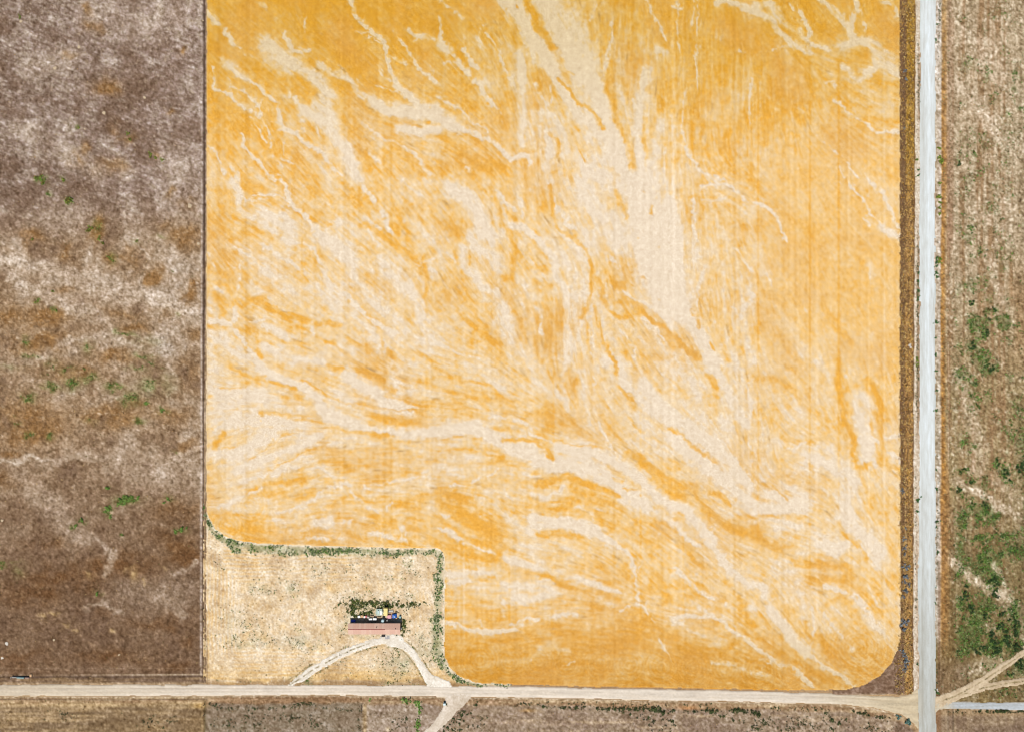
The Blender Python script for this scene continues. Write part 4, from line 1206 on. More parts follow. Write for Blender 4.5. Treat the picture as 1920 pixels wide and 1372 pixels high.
# ------------------------------------------------------------------ rough field east of the gravel road
def east_field():
    z = Zone(1750, -100, 2020, 1324, 2.0); X, Y = z.X, z.Y
    dx = np.interp(Y, [-100, 0, 300, 600, 1200], [4, 3, 2, 0, 0])
    U = X - dx + .4 * gnoise(z.shape, .6, 3)
    n1 = gnoise(z.shape, .6, .8); med = fbm(z.shape, 5, 3); big = fbm(z.shape, 22, 3); n3 = gnoise(z.shape, 3, 40)
    row = gnoise((1, z.shape[1]), 1.0)[0][None, :] * .7 + gnoise((1, z.shape[1]), 2.2)[0][None, :] + .8 * gnoise(z.shape, .9, 14)
    up = 1 - sstep(480, 760, Y); dn = sstep(900, 1150, Y)
    col = mix((200, 178, 146), (166, 144, 104), 1 - up); col = mix(col, (136, 116, 78), dn * .9)
    col = mix(col, mix((138, 106, 72), (112, 90, 54), dn), np.clip(.36 + .46 * row + .16 * med + .06 * big - .10 * up, 0, .9))
    col = mix(col, (226, 209, 180), np.clip(.22 * n1 + .14 * med - .06 * row + .04 - .1 * dn, 0, .7))
    gr = np.zeros(z.shape); pl = np.zeros(z.shape)
    for ln in """11 .9 1789,900 1793,902 1821,915 1856,939 1882,952 1911,972 1960,1000
13 .85 1780,1045 1788,1051 1817,1079 1850,1099 1878,1112
18 .9 1878,1112 1902,1138 1913,1169 1930,1220
8 .7 1856,1051 1878,1081 1895,1110
20 .7 1795,160 1830,195 1850,220 1880,260 1920,290 1960,310
26 .5 1840,110 1880,160 1930,200
18 .4 1800,60 1860,90
14 .4 1820,395 1850,410 1880,430 1900,470
14 .45 1850,480 1870,540 1880,580
18 .5 1820,780 1840,840 1830,880
20 .4 1870,900 1900,930 1930,950
10 .5 1845,1170 1860,1180
20 .5 1810,1262 1840,1250 1870,1240
16 .5 1800,700 1815,760 1825,800
30 .3 1880,330 1900,400""".split("\n"):
        t = ln.split(None, 2); z.stroke(pl, pts_of(t[2]), float(t[0]) * 1.25, float(t[1]))
    for t in """1823,648,9,14,1 1851,625,8,7,.9 1856,690,14,9,.9 1838,670,14,9,.7 1800,699,6,10,.7 1832,720,7,5,.6 1807,827,9,9,.5 1828,835,5,6,.5 1802,883,8,6,.9 1823,900,7,7,.9 1870,865,7,10,.9 1884,885,9,9,.9
     1893,905,6,8,.9 1914,876,9,14,.9 1905,760,7,16,.6 1912,800,8,16,.7 1800,920,7,7,1 1823,603,8,8,.8 1851,603,9,7,.9 1863,582,8,5,.9 1823,570,9,5,.6 1879,610,6,8,.7 1811,533,6,5,.7 1816,444,6,8,.7 1835,470,8,6,.5 1821,426,6,5,.6
     1821,904,7,5,.8 1808,972,8,14,.8 1825,950,16,12,.9 1847,948,7,7,1 1839,1009,26,5,1 1882,1005,26,7,.8 1904,1030,22,18,.75 1860,1025,20,10,.5 1839,1049,10,9,.8 1863,1086,13,16,1 1810,1106,6,14,.95 1821,1140,8,8,1 1845,1153,9,7,.8
     1871,1173,14,12,.9 1902,1150,10,22,.9 1887,1193,10,15,1 1841,1114,8,8,.9 1859,1195,6,16,1 1867,1219,9,9,1 1905,1180,7,14,1 1907,1211,9,9,1 1873,1173,6,5,1 1831,1221,6,4,1 1845,1213,7,6,.9 1911,1241,11,8,1 1850,1130,10,8,.6
     1812,1165,7,10,.5 1800,1180,5,8,.4 1830,1190,16,14,.4 1855,130,6,5,.4 1905,140,6,8,.6 1913,150,5,5,.6 1900,165,5,7,.6 1815,120,10,8,.4 1850,150,4,6,.6 1805,193,5,5,.5 1915,205,6,6,.6 1825,290,9,5,.4 1797,305,4,10,.5
     1890,560,8,5,.4 1850,560,10,6,.5 1795,640,5,10,.5 1800,660,5,10,.5 1890,640,7,5,.5 1830,740,10,12,.4 1850,745,8,10,.4 1895,820,6,12,.5 1821,540,8,6,.4 1860,1250,5,3,.7 1890,1262,5,3,.6 1905,1300,14,4,.3 1880,1295,8,4,.3
     1940,880,20,30,.7 1950,1040,30,24,.7 1945,1180,24,40,.7 1960,700,18,30,.5 1930,620,10,14,.5""".split():
        a = [float(v) for v in t.split(',')]; z.blob(gr, *a)
    pl = z.warp(pl, (3, 2), (8, 2))
    ar = np.interp(Y, [0, 500, 600, 720, 800, 880, 1000, 1200, 1250, 1270], [.05, .12, .55, .45, .3, .6, .9, .95, .5, .1]) * sstep(1786, 1802, X)
    grw = np.maximum(z.warp(gr, (3, 2.5)), ar * sstep(0.0, 1.3, med + .5 * big) * (1 - np.clip(pl, 0, 1)) * .85)
    col = mix(col, (222, 202, 174), np.clip(pl * (.85 + .25 * n1), 0, .9))
    col = mix(col, (98, 104, 58), np.clip(grw * .85 * (.8 + .4 * med), 0, .85))
    rs = sstep(1762, 1764, U) * sstep(1776 + 12 * sstep(800, 950, Y), 1768, U) * np.interp(Y, [0, 200, 600, 900, 1180, 1240], [.5, .8, .85, .95, .8, .2])
    tone = mix((168, 122, 70), (206, 148, 70), np.clip(.4 + .45 * n1, 0, 1)); tone = mix(tone, (146, 104, 66), sstep(850, 1000, Y) * .45); col = mix(col, tone, np.clip(rs, 0, 1))
    s2 = np.exp(-((U - 1780) / 6) ** 2) * (1 - sstep(420, 520, Y)); col = mix(col, (160, 126, 96), np.clip(s2 * (.6 + .3 * row), 0, .8))
    for x, y0, y1, a in ((1764, 560, 1290, .8), (1768.5, 1255, 1304, .8), (1777, 0, 260, .5), (1778, 640, 880, .45), (1794, 800, 1180, .3)):
        col = mix(col, (224, 200, 166), np.exp(-((X - x - .3 * n3) / 1.0) ** 2) * a * np.clip(.6 + .5 * gnoise(z.shape, 1, 20), 0, 1) * ((Y > y0) & (Y < y1)))
    col = mix(col, (218, 206, 192), sstep(1763.5, 1761.5, U) * (.62 + .2 * n3).clip(.25, .8) * sstep(1230, 1180, Y))
    col = mix(col, (128, 92, 66), np.exp(-((U - 1760.5) / 1.6) ** 2) * sstep(950, 1180, Y) * .8)
    col = mix(col, (128, 102, 76), np.clip(sstep(1225, 1262, Y + .25 * (X - 1770)) * sstep(1318, 1300, Y + .55 * (X - 1775)), 0, 1) * sstep(1830, 1800, X) * .6)
    brown = sstep(1885, 1910, X + 10 * gnoise(z.shape, 8)) * (1 - np.abs(sstep(430, 760, Y) - .5) * 2); col = mix(col, (168, 132, 92), np.clip(brown, 0, .6))
    col *= grain(.13 * gnoise(z.shape, .6) + .06 * row)
    h = .06 + .022 * row + .03 * n1 + .03 * med
    o = z.mesh("east_field", col, np.clip(h, 0, .17), np.ones(z.shape, bool), vcol_mat("rough_field", 2.8, 0.30, 0.7), base=0.012)
    tag(o, kind="structure")
    road = (U > 1764) & ~((np.abs(seg_dist(X, Y, [(1757, 1316), (1790, 1304), (1822, 1287), (1850, 1270), (1890, 1243), (2040, 1140)])[0]) < 10) | (seg_dist(X, Y, [(1800, 1302), (1840, 1289), (1880, 1281), (1930, 1274), (2040, 1262)])[0] < 9) | (Y > 1308))
    TUFT_DENS.append((z, np.where(road, np.clip(grw, 0, 1) * np.clip(.7 + .6 * gnoise(z.shape, 2), .1, 1.6), 0), 'east_green'))
    TUFT_DENS.append((z, np.where(road, .10 + .22 * np.clip(med, 0, 2), 0) * (1 - np.clip(pl, 0, 1) * .7), 'east_dry'))
    TUFT_DENS.append((z, np.where((U > 1755.5) & (U < 1759.5) & (Y < 1300), np.clip(.2 + .9 * n3 + .35 * gnoise(z.shape, .6, 7), 0, 1.6), 0), 'road_edge'))
east_field()

# ------------------------------------------------------------------ ground south of the dirt road
def south_field():
    z = Zone(-100, 1296, 1728, 1472, 2.0); X, Y = z.X, z.Y
    b = np.interp(X, *DR_B); D = Y - b
    n1 = gnoise(z.shape, .7); med = fbm(z.shape, 5, 3); hs = gnoise(z.shape, 14, .8); big = fbm(z.shape, 24, 3)
    # plots from west to east
    c_w = mix((140, 116, 88), (170, 142, 104), np.clip(.4 + .3 * hs + .2 * med, 0, 1)); c_w = mix(c_w, (124, 98, 66), np.clip(.3 * big + .15 * sstep(30, 60, D), 0, .7))
    c_m = mix((150, 130, 108), (124, 108, 84), np.clip(.4 + .3 * hs + .2 * med, 0, 1)); c_m = mix(c_m, (176, 158, 140), np.clip(.3 * med, 0, .6))
    c_l = mix((156, 134, 114), (180, 160, 138), np.clip(.4 + .35 * med, 0, 1))
    c_e = mix((170, 148, 124), (134, 110, 92), np.clip(.45 + .3 * hs + .25 * med, 0, 1)); c_e = mix(c_e, (206, 180, 140), np.clip(.22 * hs + .12 * n1 + .1 * sstep(1380, 1500, X), 0, .6))
    col = mix(c_w, c_m, sstep(383, 386, X)); col = mix(col, c_l, sstep(678, 682, X)); col = mix(col, c_e, sstep(830, 850, X))
    verge = sstep(17, 11, D + 1.5 * z.n(8))
    vt = mix((162, 128, 94), (184, 156, 118), np.clip(.4 + .35 * hs + .3 * n1, 0, 1)); vt = mix(vt, (150, 112, 78), sstep(380, 420, X) * sstep(700, 640, X) * .7)
    col = mix(col, vt, verge * .85)
    col = mix(col, (206, 186, 156), sstep(3.2, .4, D + .8 * n1) * .7)
    col = mix(col, (112, 92, 72), np.exp(-((D - 5.5) / 1.2) ** 2) * (X < 390) * .7); col = mix(col, (210, 180, 132), np.exp(-((D - 15) / 4) ** 2) * (X < 384) * .5)
    col = mix(col, (216, 176, 110), np.exp(-(((X - 375) / 14) ** 2 + ((Y - 1322) / 5) ** 2)) * .8)
    col = mix(col, (204, 176, 130), np.exp(-((X - 379) / 1.4) ** 2) * .7 * (D > 10)); col = mix(col, (112, 100, 66), np.exp(-((X - 384.5) / 1.4) ** 2) * .7 * (D > 10))
    col = mix(col, (188, 158, 112), np.exp(-((X - 684) / 4) ** 2) * .7 * (D > 14)); col = mix(col, (84, 70, 58), np.exp(-((X - 678.5) / .9) ** 2) * ((Y > 1320) & (Y < 1334)) * .9)
    col = mix(col, (222, 198, 160), np.exp(-(((X - 728) / 5) ** 2 + ((Y - 1366) / 5) ** 2)) * .8)
    col = mix(col, (226, 180, 116), np.exp(-(((X - 990) / 14) ** 2 + ((Y - 1331) / 3) ** 2)) * .7)
    col = mix(col, (178, 122, 74), np.exp(-(((X - 1290) / 18) ** 2 + ((Y - 1326) / 4) ** 2)) * .8)
    col = mix(col, (206, 176, 126), np.exp(-(((X - 838) / 5) ** 2 + ((Y - 1322) / 6) ** 2)) * .8)
    se = sstep(1665, 1690, X + 12 * gnoise(z.shape, 5)) * sstep(8, 16, D); col = mix(col, mix((116, 92, 72), (150, 128, 112), np.clip(.3 + .4 * n1, 0, 1)), se * .85)
    col *= grain(.12 * gnoise(z.shape, .6) + .04 * hs)
    tr = seg_dist(X, Y, [(862, 1303), (851, 1316), (838, 1338), (820, 1358), (800, 1376), (730, 1450)])[0]
    h = .05 + .03 * n1 + .03 * med + .02 * hs
    o = z.mesh("south_field", col, np.clip(h, 0, .16) * sstep(0, 4, D), (D > -2) & (X < np.interp(Y, *GR_L) + 3), vcol_mat("south_turf", 2.8, 0.28, 0.7), base=0.012)
    tag(o, kind="structure")
    gw = np.zeros(z.shape)
    for ln in """4 .8 480,1325 520,1326 560,1324
5 .9 555,1318 590,1319
5 .8 600,1323 650,1328 664,1335
5 .9 750,1311 770,1314 790,1318
4 1 786,1316 788,1328
4 1 784,1345 783,1372
4 .5 672,1330 674,1372
6 .35 390,1319 420,1325 480,1328
4 .9 960,1322 1000,1323 1060,1325 1120,1328
6 .9 1120,1328 1180,1328 1230,1328
7 1 1228,1327 1246,1335
5 .6 1246,1331 1320,1334
6 .9 1320,1331 1340,1335
5 .7 1340,1333 1380,1330
7 .95 1375,1330 1420,1336
5 .6 1350,1340 1390,1350 1410,1362
5 .5 1160,1334 1200,1345 1260,1352
4 .4 970,1316 1100,1318 1240,1320 1330,1320
6 .3 1440,1325 1560,1330
5 .9 1600,1331 1625,1337
4 .6 1640,1340 1665,1345
5 .4 1505,1330 1540,1332
4 .4 390,1304 480,1304 600,1304
3 .5 1000,1307 1040,1307""".split("\n"):
        t = ln.split(None, 2); z.stroke(gw, pts_of(t[2]), float(t[0]), float(t[1]))
    for t in """745,1360,14,9,.7 755,1350,10,6,.5 540,1345,18,7,.6 510,1340,10,6,.4 880,1360,20,10,.5 860,1350,10,12,.5 900,1345,16,5,.4 1230,1355,24,12,.35 1420,1365,20,8,.6 1440,1350,18,10,.4 1560,1350,16,7,.5 1500,1355,24,9,.4 1540,1368,30,5,.5 1480,1365,14,6,.5
     470,1350,30,12,.3 590,1355,20,10,.25 430,1360,26,10,.3 1665,1350,6,4,.5 1640,1365,24,8,.4 300,1350,30,8,.25 120,1340,24,10,.25""".split():
        a = [float(v) for v in t.split(',')]; z.blob(gw, *a)
    ok = (D > 2.5) & (tr > 10) & (X < 1716)
    TUFT_DENS.append((z, np.where(ok, np.clip(z.warp(gw, (3, 1.2)), 0, 1) * np.clip(.7 + .7 * gnoise(z.shape, 1.5), 0, 1.6), 0) * (Y < 1400), 'south_green'))
    TUFT_DENS.append((z, np.where(ok, .05 + .1 * np.clip(med, 0, 2), 0) * (Y < 1400), 'south_dry'))
south_field()
def south_east_field():
    z = Zone(1752, 1324, 2020, 1472, 2.0); X, Y = z.X, z.Y
    n1 = gnoise(z.shape, .7); med = fbm(z.shape, 5, 3); row = gnoise((1, z.shape[1]), .9)[0][None, :] + .7 * gnoise(z.shape, .7, 10)
    col = mix((166, 142, 112), (134, 110, 88), np.clip(.4 + .18 * row + .25 * med, 0, 1)); col = mix(col, (184, 152, 110), sstep(1345, 1336, Y) * .5)
    col = mix(col, (92, 78, 62), np.exp(-((X - 1787) / 1.4) ** 2) * .7 + .5 * np.exp(-((X - 1777) / 1.2) ** 2)); col = mix(col, (112, 90, 70), np.exp(-((Y - 1349) / 1.0) ** 2) * .6)
    col = mix(col, (126, 104, 86), sstep(1810, 1840, X) * sstep(1350, 1365, Y) * .6); col = mix(col, (150, 110, 74), sstep(1768, 1758, X) * .6)
    col *= grain(.10 * gnoise(z.shape, .5))
    o = z.mesh("south_east_field", col, np.clip(.05 + .03 * n1 + .02 * row, 0, .2), Y > 0, vcol_mat("stubble_plot", 2.8, 0.28, 0.7), base=0.012)
    tag(o, kind="structure")
    g = np.exp(-((Y - 1333.5) / 2.0) ** 2) * np.clip(.5 + .7 * gnoise(z.shape, 6, 1), 0, 1.5) * sstep(1775, 1790, X)
    TUFT_DENS.append((z, g, 'south_green'))
south_east_field()
# ------------------------------------------------------------------ weeds: real leaf clumps, too many to count
def leaf_mat(name):
    m = bpy.data.materials.new(name); m.use_nodes = True; N = m.node_tree.nodes; L = m.node_tree.links
    b = N["Principled BSDF"]; b.inputs["Roughness"].default_value = 0.8; b.inputs["Specular IOR Level"].default_value = 0.15
    at = N.new("ShaderNodeAttribute"); at.attribute_name = "Col"; L.new(at.outputs["Color"], b.inputs["Base Color"])
    return m
LEAF = leaf_mat("leaf_and_stem")
def leaf_cloud(pos, rad, tones, nleaf, flat=0.7, leaf=0.42, up=0.35):
    """pos (n,3) clump centres on the ground, rad (n,), tones (n,3); every clump gets nleaf small folded leaf quads"""
    n = len(pos); k = nleaf
    d = rng.standard_normal((n, k, 3)); d /= np.linalg.norm(d, axis=2, keepdims=True)
    d *= (rng.random((n, k, 1)) ** 0.5); d[..., 2] = np.abs(d[..., 2]) * flat + 0.08
    c = pos[:, None, :] + d * rad[:, None, None]
    a = rng.standard_normal((n, k, 3)); a[..., 2] *= 0.5; a /= np.linalg.norm(a, axis=2, keepdims=True)
    nn = rng.standard_normal((n, k, 3)) * 0.55 + np.array((0, 0, 1.0)); b = np.cross(nn, a); b /= np.linalg.norm(b, axis=2, keepdims=True) + 1e-9
    s = (leaf * (0.6 + 0.8 * rng.random((n, k, 1)))) * rad[:, None, None]
    v = np.stack([c - a * s, c + b * s * .55, c + a * s, c - b * s * .55], 2)          # n,k,4,3
    v[..., 2] = np.maximum(v[..., 2], pos[:, None, None, 2] + 0.01)
    col = np.ones((n, k, 4, 4), np.float32)
    br = 0.55 + 0.8 * rng.random((n, k, 1, 1)) ; col[..., :3] = alb(tones)[:, None, None, :] * br
    return v.reshape(-1, 3), col.reshape(-1, 4)
def quads_mesh(name, v, col, mat):
    nq = len(v) // 4; me = bpy.data.meshes.new(name)
    me.vertices.add(len(v)); me.vertices.foreach_set("co", v.astype(np.float32).ravel())
    me.loops.add(len(v)); me.loops.foreach_set("vertex_index", np.arange(len(v), dtype=np.int32))
    me.polygons.add(nq); me.polygons.foreach_set("loop_start", np.arange(0, len(v), 4, dtype=np.int32))
    me.update(calc_edges=True)
    a = me.color_attributes.new("Col", 'FLOAT_COLOR', 'POINT'); a.data.foreach_set("color", col.astype(np.float32).ravel())
    me.materials.append(mat); return me
GREEN = [(96, 138, 56), (118, 156, 64), (76, 114, 54), (140, 164, 84), (158, 174, 110), (62, 94, 46)]
BRIGHT = [(98, 134, 54), (116, 148, 68), (82, 114, 48), (134, 154, 82), (100, 112, 50)]
OLIVE = [(112, 100, 44), (92, 88, 40), (128, 104, 48), (84, 92, 38)]
DRY = [(150, 112, 66), (120, 90, 58), (186, 146, 88), (104, 78, 52), (206, 172, 116)]
GOLD = [(196, 146, 62), (170, 120, 52), (214, 176, 92), (132, 96, 52), (226, 196, 128)]
GREYG = [(124, 144, 92), (150, 162, 118), (98, 122, 72), (80, 108, 58), (170, 174, 140)]
KIND = {   # name, label, category, clumps per square pixel, radius in metres, tones, leaves
 'pasture_green': ("green_weeds", "low bright green weeds growing in loose patches on the brown pasture", "weeds", .42, (.16, .40), BRIGHT + OLIVE[:2], 9),
 'pasture_brown': ("dry_bunchgrass", "rusty dry bunchgrass clumps scattered over the brown pasture", "grass", .10, (.18, .40), DRY + OLIVE[:1], 6),
 'ditch':         ("ditch_weeds", "thin dark weeds along the ditch line between pasture and wheat", "weeds", .16, (.15, .34), [(74, 66, 46), (96, 84, 58), (70, 80, 46), (58, 50, 40)], 7),
 'lot_edge':      ("weed_border", "green weed border running along the inner edge of the corner lot", "weeds", .22, (.22, .55), GREEN + GREYG, 11),
 'lot_weed':      ("lot_weeds", "sparse grey-green weeds scattered over the pale corner lot", "weeds", .20, (.14, .36), GREYG + OLIVE + GREEN[:2], 9),
 'yard_growth':   ("yard_thicket", "tangled olive and green growth filling the yard behind the shed", "weeds", .30, (.25, .60), [(58, 84, 34), (44, 66, 30), (96, 104, 40), (132, 124, 60), (186, 172, 118), (112, 118, 66), (70, 96, 50)], 10),
 'track':         ("track_grass", "thin grass growing between the wheel ruts of the tracks", "grass", .20, (.14, .28), [(104, 92, 56), (84, 80, 48), (128, 112, 70)], 7),
 'verge_dry':     ("verge_grass", "tangled golden and brown dry grass on the strip beside the wheat", "grass", .22, (.20, .48), GOLD + DRY, 7),
 'road_edge':     ("roadside_weeds", "thin dotted line of dark green weeds along both gravel road shoulders", "weeds", .17, (.14, .40), [(62, 82, 48), (78, 100, 52), (96, 96, 60), (56, 70, 46), (110, 110, 72)], 8),
 'east_green':    ("field_weeds", "dark green weed patches spreading through the rough eastern field", "weeds", .34, (.20, .55), GREEN + BRIGHT[:2] + OLIVE[1:2], 10),
 'east_dry':      ("field_stubble", "dry brown stalks standing in rows over the rough eastern field", "grass", .24, (.14, .36), DRY + GREYG[:3] + OLIVE[1:2], 6),
 'south_green':   ("ditch_bank_weeds", "dark green weeds lining the ditch bank south of the dirt road", "weeds", .20, (.20, .50), [(62, 74, 40), (52, 62, 36), (84, 96, 50), (70, 88, 44), (98, 92, 58)], 10),
 'south_dry':     ("dry_verge_grass", "dry pale grass tufts on the plots south of the dirt road", "grass", .10, (.16, .36), DRY + OLIVE[:1], 6),
}
def grow_weeds():
    acc = {}
    for z, dens, kind in TUFT_DENS:
        name, label, cat, rate, (r0, r1), tones, nl = KIND[kind]
        ax = np.gradient(z.xs)[None, :] * np.gradient(z.ys)[:, None]
        lam = np.clip(dens, 0, 2) * rate * ax
        cnt = rng.poisson(lam); jj, ii = np.nonzero(cnt); rep = cnt[jj, ii]
        jj = np.repeat(jj, rep); ii = np.repeat(ii, rep); n = len(jj)
        if n == 0: continue
        px = z.xs[ii] + (rng.random(n) - .5) * z.step; py = z.ys[jj] + (rng.random(n) - .5) * z.step
        pos = np.stack([(px - 960) * S, (686 - py) * S, z.top[jj, ii] - 0.01], 1)
        t = np.array(tones, float)[rng.integers(0, len(tones), n)]
        r = r0 + (r1 - r0) * rng.random(n) ** 1.8
        v, c = leaf_cloud(pos, r, t, nl)
        acc.setdefault(kind, []).append((v, c))
    for kind, lst in acc.items():
        name, label, cat = KIND[kind][:3]
        me = quads_mesh(name, np.concatenate([a for a, _ in lst]), np.concatenate([b for _, b in lst]), LEAF)
        tag(link(bpy.data.objects.new(name, me)), label, cat, kind="stuff")
grow_weeds()

# ------------------------------------------------------------------ bushes one can tell apart: each its own object, a few shared shapes
def bush_mesh(name, tones, n=260, lumps=7, flat=0.75, leaf=0.14, stems=True):
    c = rng.standard_normal((lumps, 3)) * 0.5; c[:, 2] = np.abs(c[:, 2]) * 0.6
    c[0] = (0, 0, .1); r = 0.22 + 0.30 * rng.random(lumps)
    w = rng.integers(0, lumps, n); d = rng.standard_normal((n, 3)); d /= np.linalg.norm(d, axis=1, keepdims=True)
    p = c[w] + d * (r[w] * (0.55 + 0.45 * rng.random(n) ** .5))[:, None]; p[:, 2] = np.abs(p[:, 2]) * flat + 0.04
    t = np.array(tones, float)[rng.integers(0, len(tones), n)]
    t = np.clip(t * (.75 + .75 * rng.random((n, 1))) * 1.05, 0, 235)
    v, col = leaf_cloud(p, np.full(n, leaf), t, 2, leaf=0.85)
    v = list(v.reshape(-1, 3)); col = list(col.reshape(-1, 4))
    for k in range(7):                                                     # woody stems from the root
        tip = c[k % lumps] * 0.9 + np.array((0, 0, .25)); a = np.array((0.05 * math.cos(k), 0.05 * math.sin(k), 0)); s = np.array((.022, .016, 0))
        v += [a - s, a + s, tip + s * .4, tip - s * .4]; col += [np.array((.07, .05, .035, 1.))] * 4
    return quads_mesh(name, np.array(v), np.array(col), LEAF)
DARKG = [(58, 70, 38), (46, 58, 34), (74, 84, 46), (88, 92, 54)]
ROADG = [(56, 92, 52), (70, 108, 54), (46, 78, 48), (92, 124, 60)]
LIME = [(120, 136, 44), (96, 124, 44), (142, 146, 58), (84, 104, 40)]
SAGE = [(112, 122, 124), (94, 104, 116), (132, 140, 136), (84, 96, 110), (120, 128, 140)]
TEAL = [(96, 140, 132), (82, 122, 118), (120, 160, 150), (70, 104, 100)]
YARD = [(46, 70, 32), (56, 80, 36), (38, 56, 30), (92, 100, 44), (118, 116, 56)]
def ordinal(i):
    return "%d%s" % (i, "th" if 10 <= i % 100 <= 20 else {1: "st", 2: "nd", 3: "rd"}.get(i % 10, "th"))
def set_bushes(name, label, group, tones, spots, variants=3, cat="bush", z0=0.06, flat=.75, order='y', grow=1.15):
    """spots: (px, py, diameter px); order: the way one counts along the group, y = from the north, x = from the west"""
    spots = sorted(spots, key=lambda s: (s[1], s[0]) if order == 'y' else (s[0], s[1]))
    vs = [bush_mesh(name, tones, flat=flat) for _ in range(variants)]
    for i, (px, py, d) in enumerate(spots):
        o = link(bpy.data.objects.new(name, vs[i % variants])); r = d * grow * S / 2
        o.location = W(px, py, z0); o.rotation_euler = (0, 0, rng.random() * 6.28)
        s = r / 0.85; o.scale = (s * (0.65 + .6 * rng.random()), s * (0.65 + .6 * rng.random()), s * (0.8 + .3 * rng.random()))
        lb = label if len(spots) == 1 else "%s, %s from the %s end" % (label, ordinal(i + 1), "north" if order == 'y' else "west")
        tag(o, lb, cat, group)
set_bushes("sagebrush", "blue-grey sagebrush in the strip beside the wheat", "sagebrush along the wheat edge", SAGE,
 [(1692,920,6),(1694,1012,6),(1695,1027,6),(1696,1038,5),(1697,1062,8),(1704,1060,6),(1697,1079,8),(1703,1096,7),(1696,1107,8),(1695,1118,5),(1696,1165,9),(1695,1178,7),(1694,1222,8),(1697,1229,7),(1698,1237,7),(1698,1247,7),(1697,1253,5),
  (1697,133,5),(1698,150,5),(1697,1090,5),(1695,240,4),(1697,990,4)])
set_bushes("teal_bush", "bright blue-green bush in the dark corner west of the crossing", None, TEAL, [(1684.5,1344,8)], 1, flat=.9)
set_bushes("teal_bush", "larger dull teal bush closest to the gravel road at the crossing", None, [(88, 124, 116), (70, 102, 98), (104, 132, 118)], [(1703,1352,11)], 1)
set_bushes("roadside_bush", "small dark green bush edging the gravel road", "bushes along the gravel road", ROADG,
 [(1722,319,5),(1721.5,330,4),(1722,511,5),(1721,527,5),(1721,545,5),(1721,557,5),(1720,563,4),(1755,604,5),(1753.5,634,4),(1754,664,5),(1754,668,4),(1755,770,5),(1755,880,4),(1755.5,916,6),(1721,936,6),(1720.6,938,5),(1720,958,4),(1756.5,976.5,6),(1755,988,4),(1758,1034,5),(1754,1130,4),(1754,1100,3),
  (1756,484,5),(1755.5,492,5),(1755.8,500,5),(1755.5,512,5),(1755.5,520,5),(1719,300,4),(1757,46,3),(1755,76,4),(1756,606,5),(1720,1244,5),(1755,695,4),(1757,1298,5),(1755.5,732,4)], 3)
set_bushes("broom_bush", "yellow-green bush beside the gravel road", "yellow-green bushes right of the road", LIME,
 [(1762,303,9),(1761,297,6),(1762,280,7),(1761,370,7),(1761,379,6),(1762,390,5),(1762,401,5),(1762,484,6),(1761,492,6),(1719,677,5),(1719,683,5),(1718.5,671,4),(1718,300,5),(1761,345,5)], 3)
set_bushes("ditch_bush", "dark bush on the ditch bank below the dirt road", "bushes on the ditch bank", DARKG,
 [(1019,1323,5),(1058,1325,5),(1080,1325,5),(1095,1325,5),(1120,1327,5),(1143,1327,6),(1152,1328,6),(1160,1328,6),(1168,1328,6),(1178,1327,5),(1192,1328,5),(1205,1328,6),(1222,1328,6),(1230,1329,8),(1237,1331,9),(1243,1336,8),(1262,1331,5),(1326,1331,7),(1333,1333,7),(1345,1332,5),(1377,1330,6),(1385,1331,6),(1393,1331,5),(1409,1332,6),(1415,1334,6),(1421,1338,9),(1426,1339,6),(1431,1350,6),(1350,1341,5),(1376,1349,5),(1410,1361,5),(1600,1332,6),(1612,1334,6),(1620,1337,6),(1628,1339,5),(1560,1350,6),(1572,1356,5),(1559,1366,5),(1548,1336,5),(1651,1344,6),(1530,1331,4),(1260,1352,5),(1216,1344,4)], 4, order='x')
set_bushes("track_bush", "dark bush beside the southern dirt track", "bushes beside the southern track", DARKG,
 [(866,1339,6),(865,1343,4),(839,1364,5),(832,1370,6),(848,1346,4),(852,1347,4),(847,1350,3),(892,1320,6),(838,1321,5),(843,1357,4),(861,1356,5),(867,1332,4),(871,1333,4),(883,1335,4),(877,1338,4),(863,1348,4),(869,1350,4),(849,1368,5)], 3, order='x')
set_bushes("hedge_bush", "green bush on the line dividing the southern plots", "bushes on the southern plot line", GREEN[:4],
 [(755,1310,6),(762,1311,7),(769,1313,5),(778,1315,5),(785,1317,8),(787,1324,6),(787,1330,6),(786,1336,5),(784,1348,6),(784,1354,6),(783,1362,6),(783,1370,6),(693,1311,4)], 3)
set_bushes("pasture_bush", "olive green bush in the brown pasture", "bushes in the pasture", OLIVE + GREEN[:2],
 [(76,336,9),(82,342,8),(66,336,5),(128,374,10),(125,381,7),(133,379,7),(118,337,6),(148,241,5),(305,300,5),(284,289,6),(291,295,6),(240,250,5),(244,261,6),(170,427,7),(165,432,6),(184,449,7),(193,455,6),(206,482,6),(213,489,6),(72,566,7),(99,547,6),(107,583,6),(60,450,5),(257,453,5),(324,509,5),(39,31,6),(158,692,5)], 4)
set_bushes("pasture_shrub", "bright green low shrub in the lower pasture", "shrubs in the lower pasture", BRIGHT,
 [(222,944,8),(228,937,9),(235,931,8),(234,940,8),(243,935,8),(248,930,7),(252,938,6),(259,932,6),(203,953,8),(197,958,7),(207,949,6),(207,968,6),(155,974,7),(141,986,6),(315,933,6),(308,942,6),(202,914,7),(229,1002,5),(330,995,6),(341,991,7),(350,989,5),(182,1112,6),(276,757,7),(304,769,7),(135,718,6)], 3)
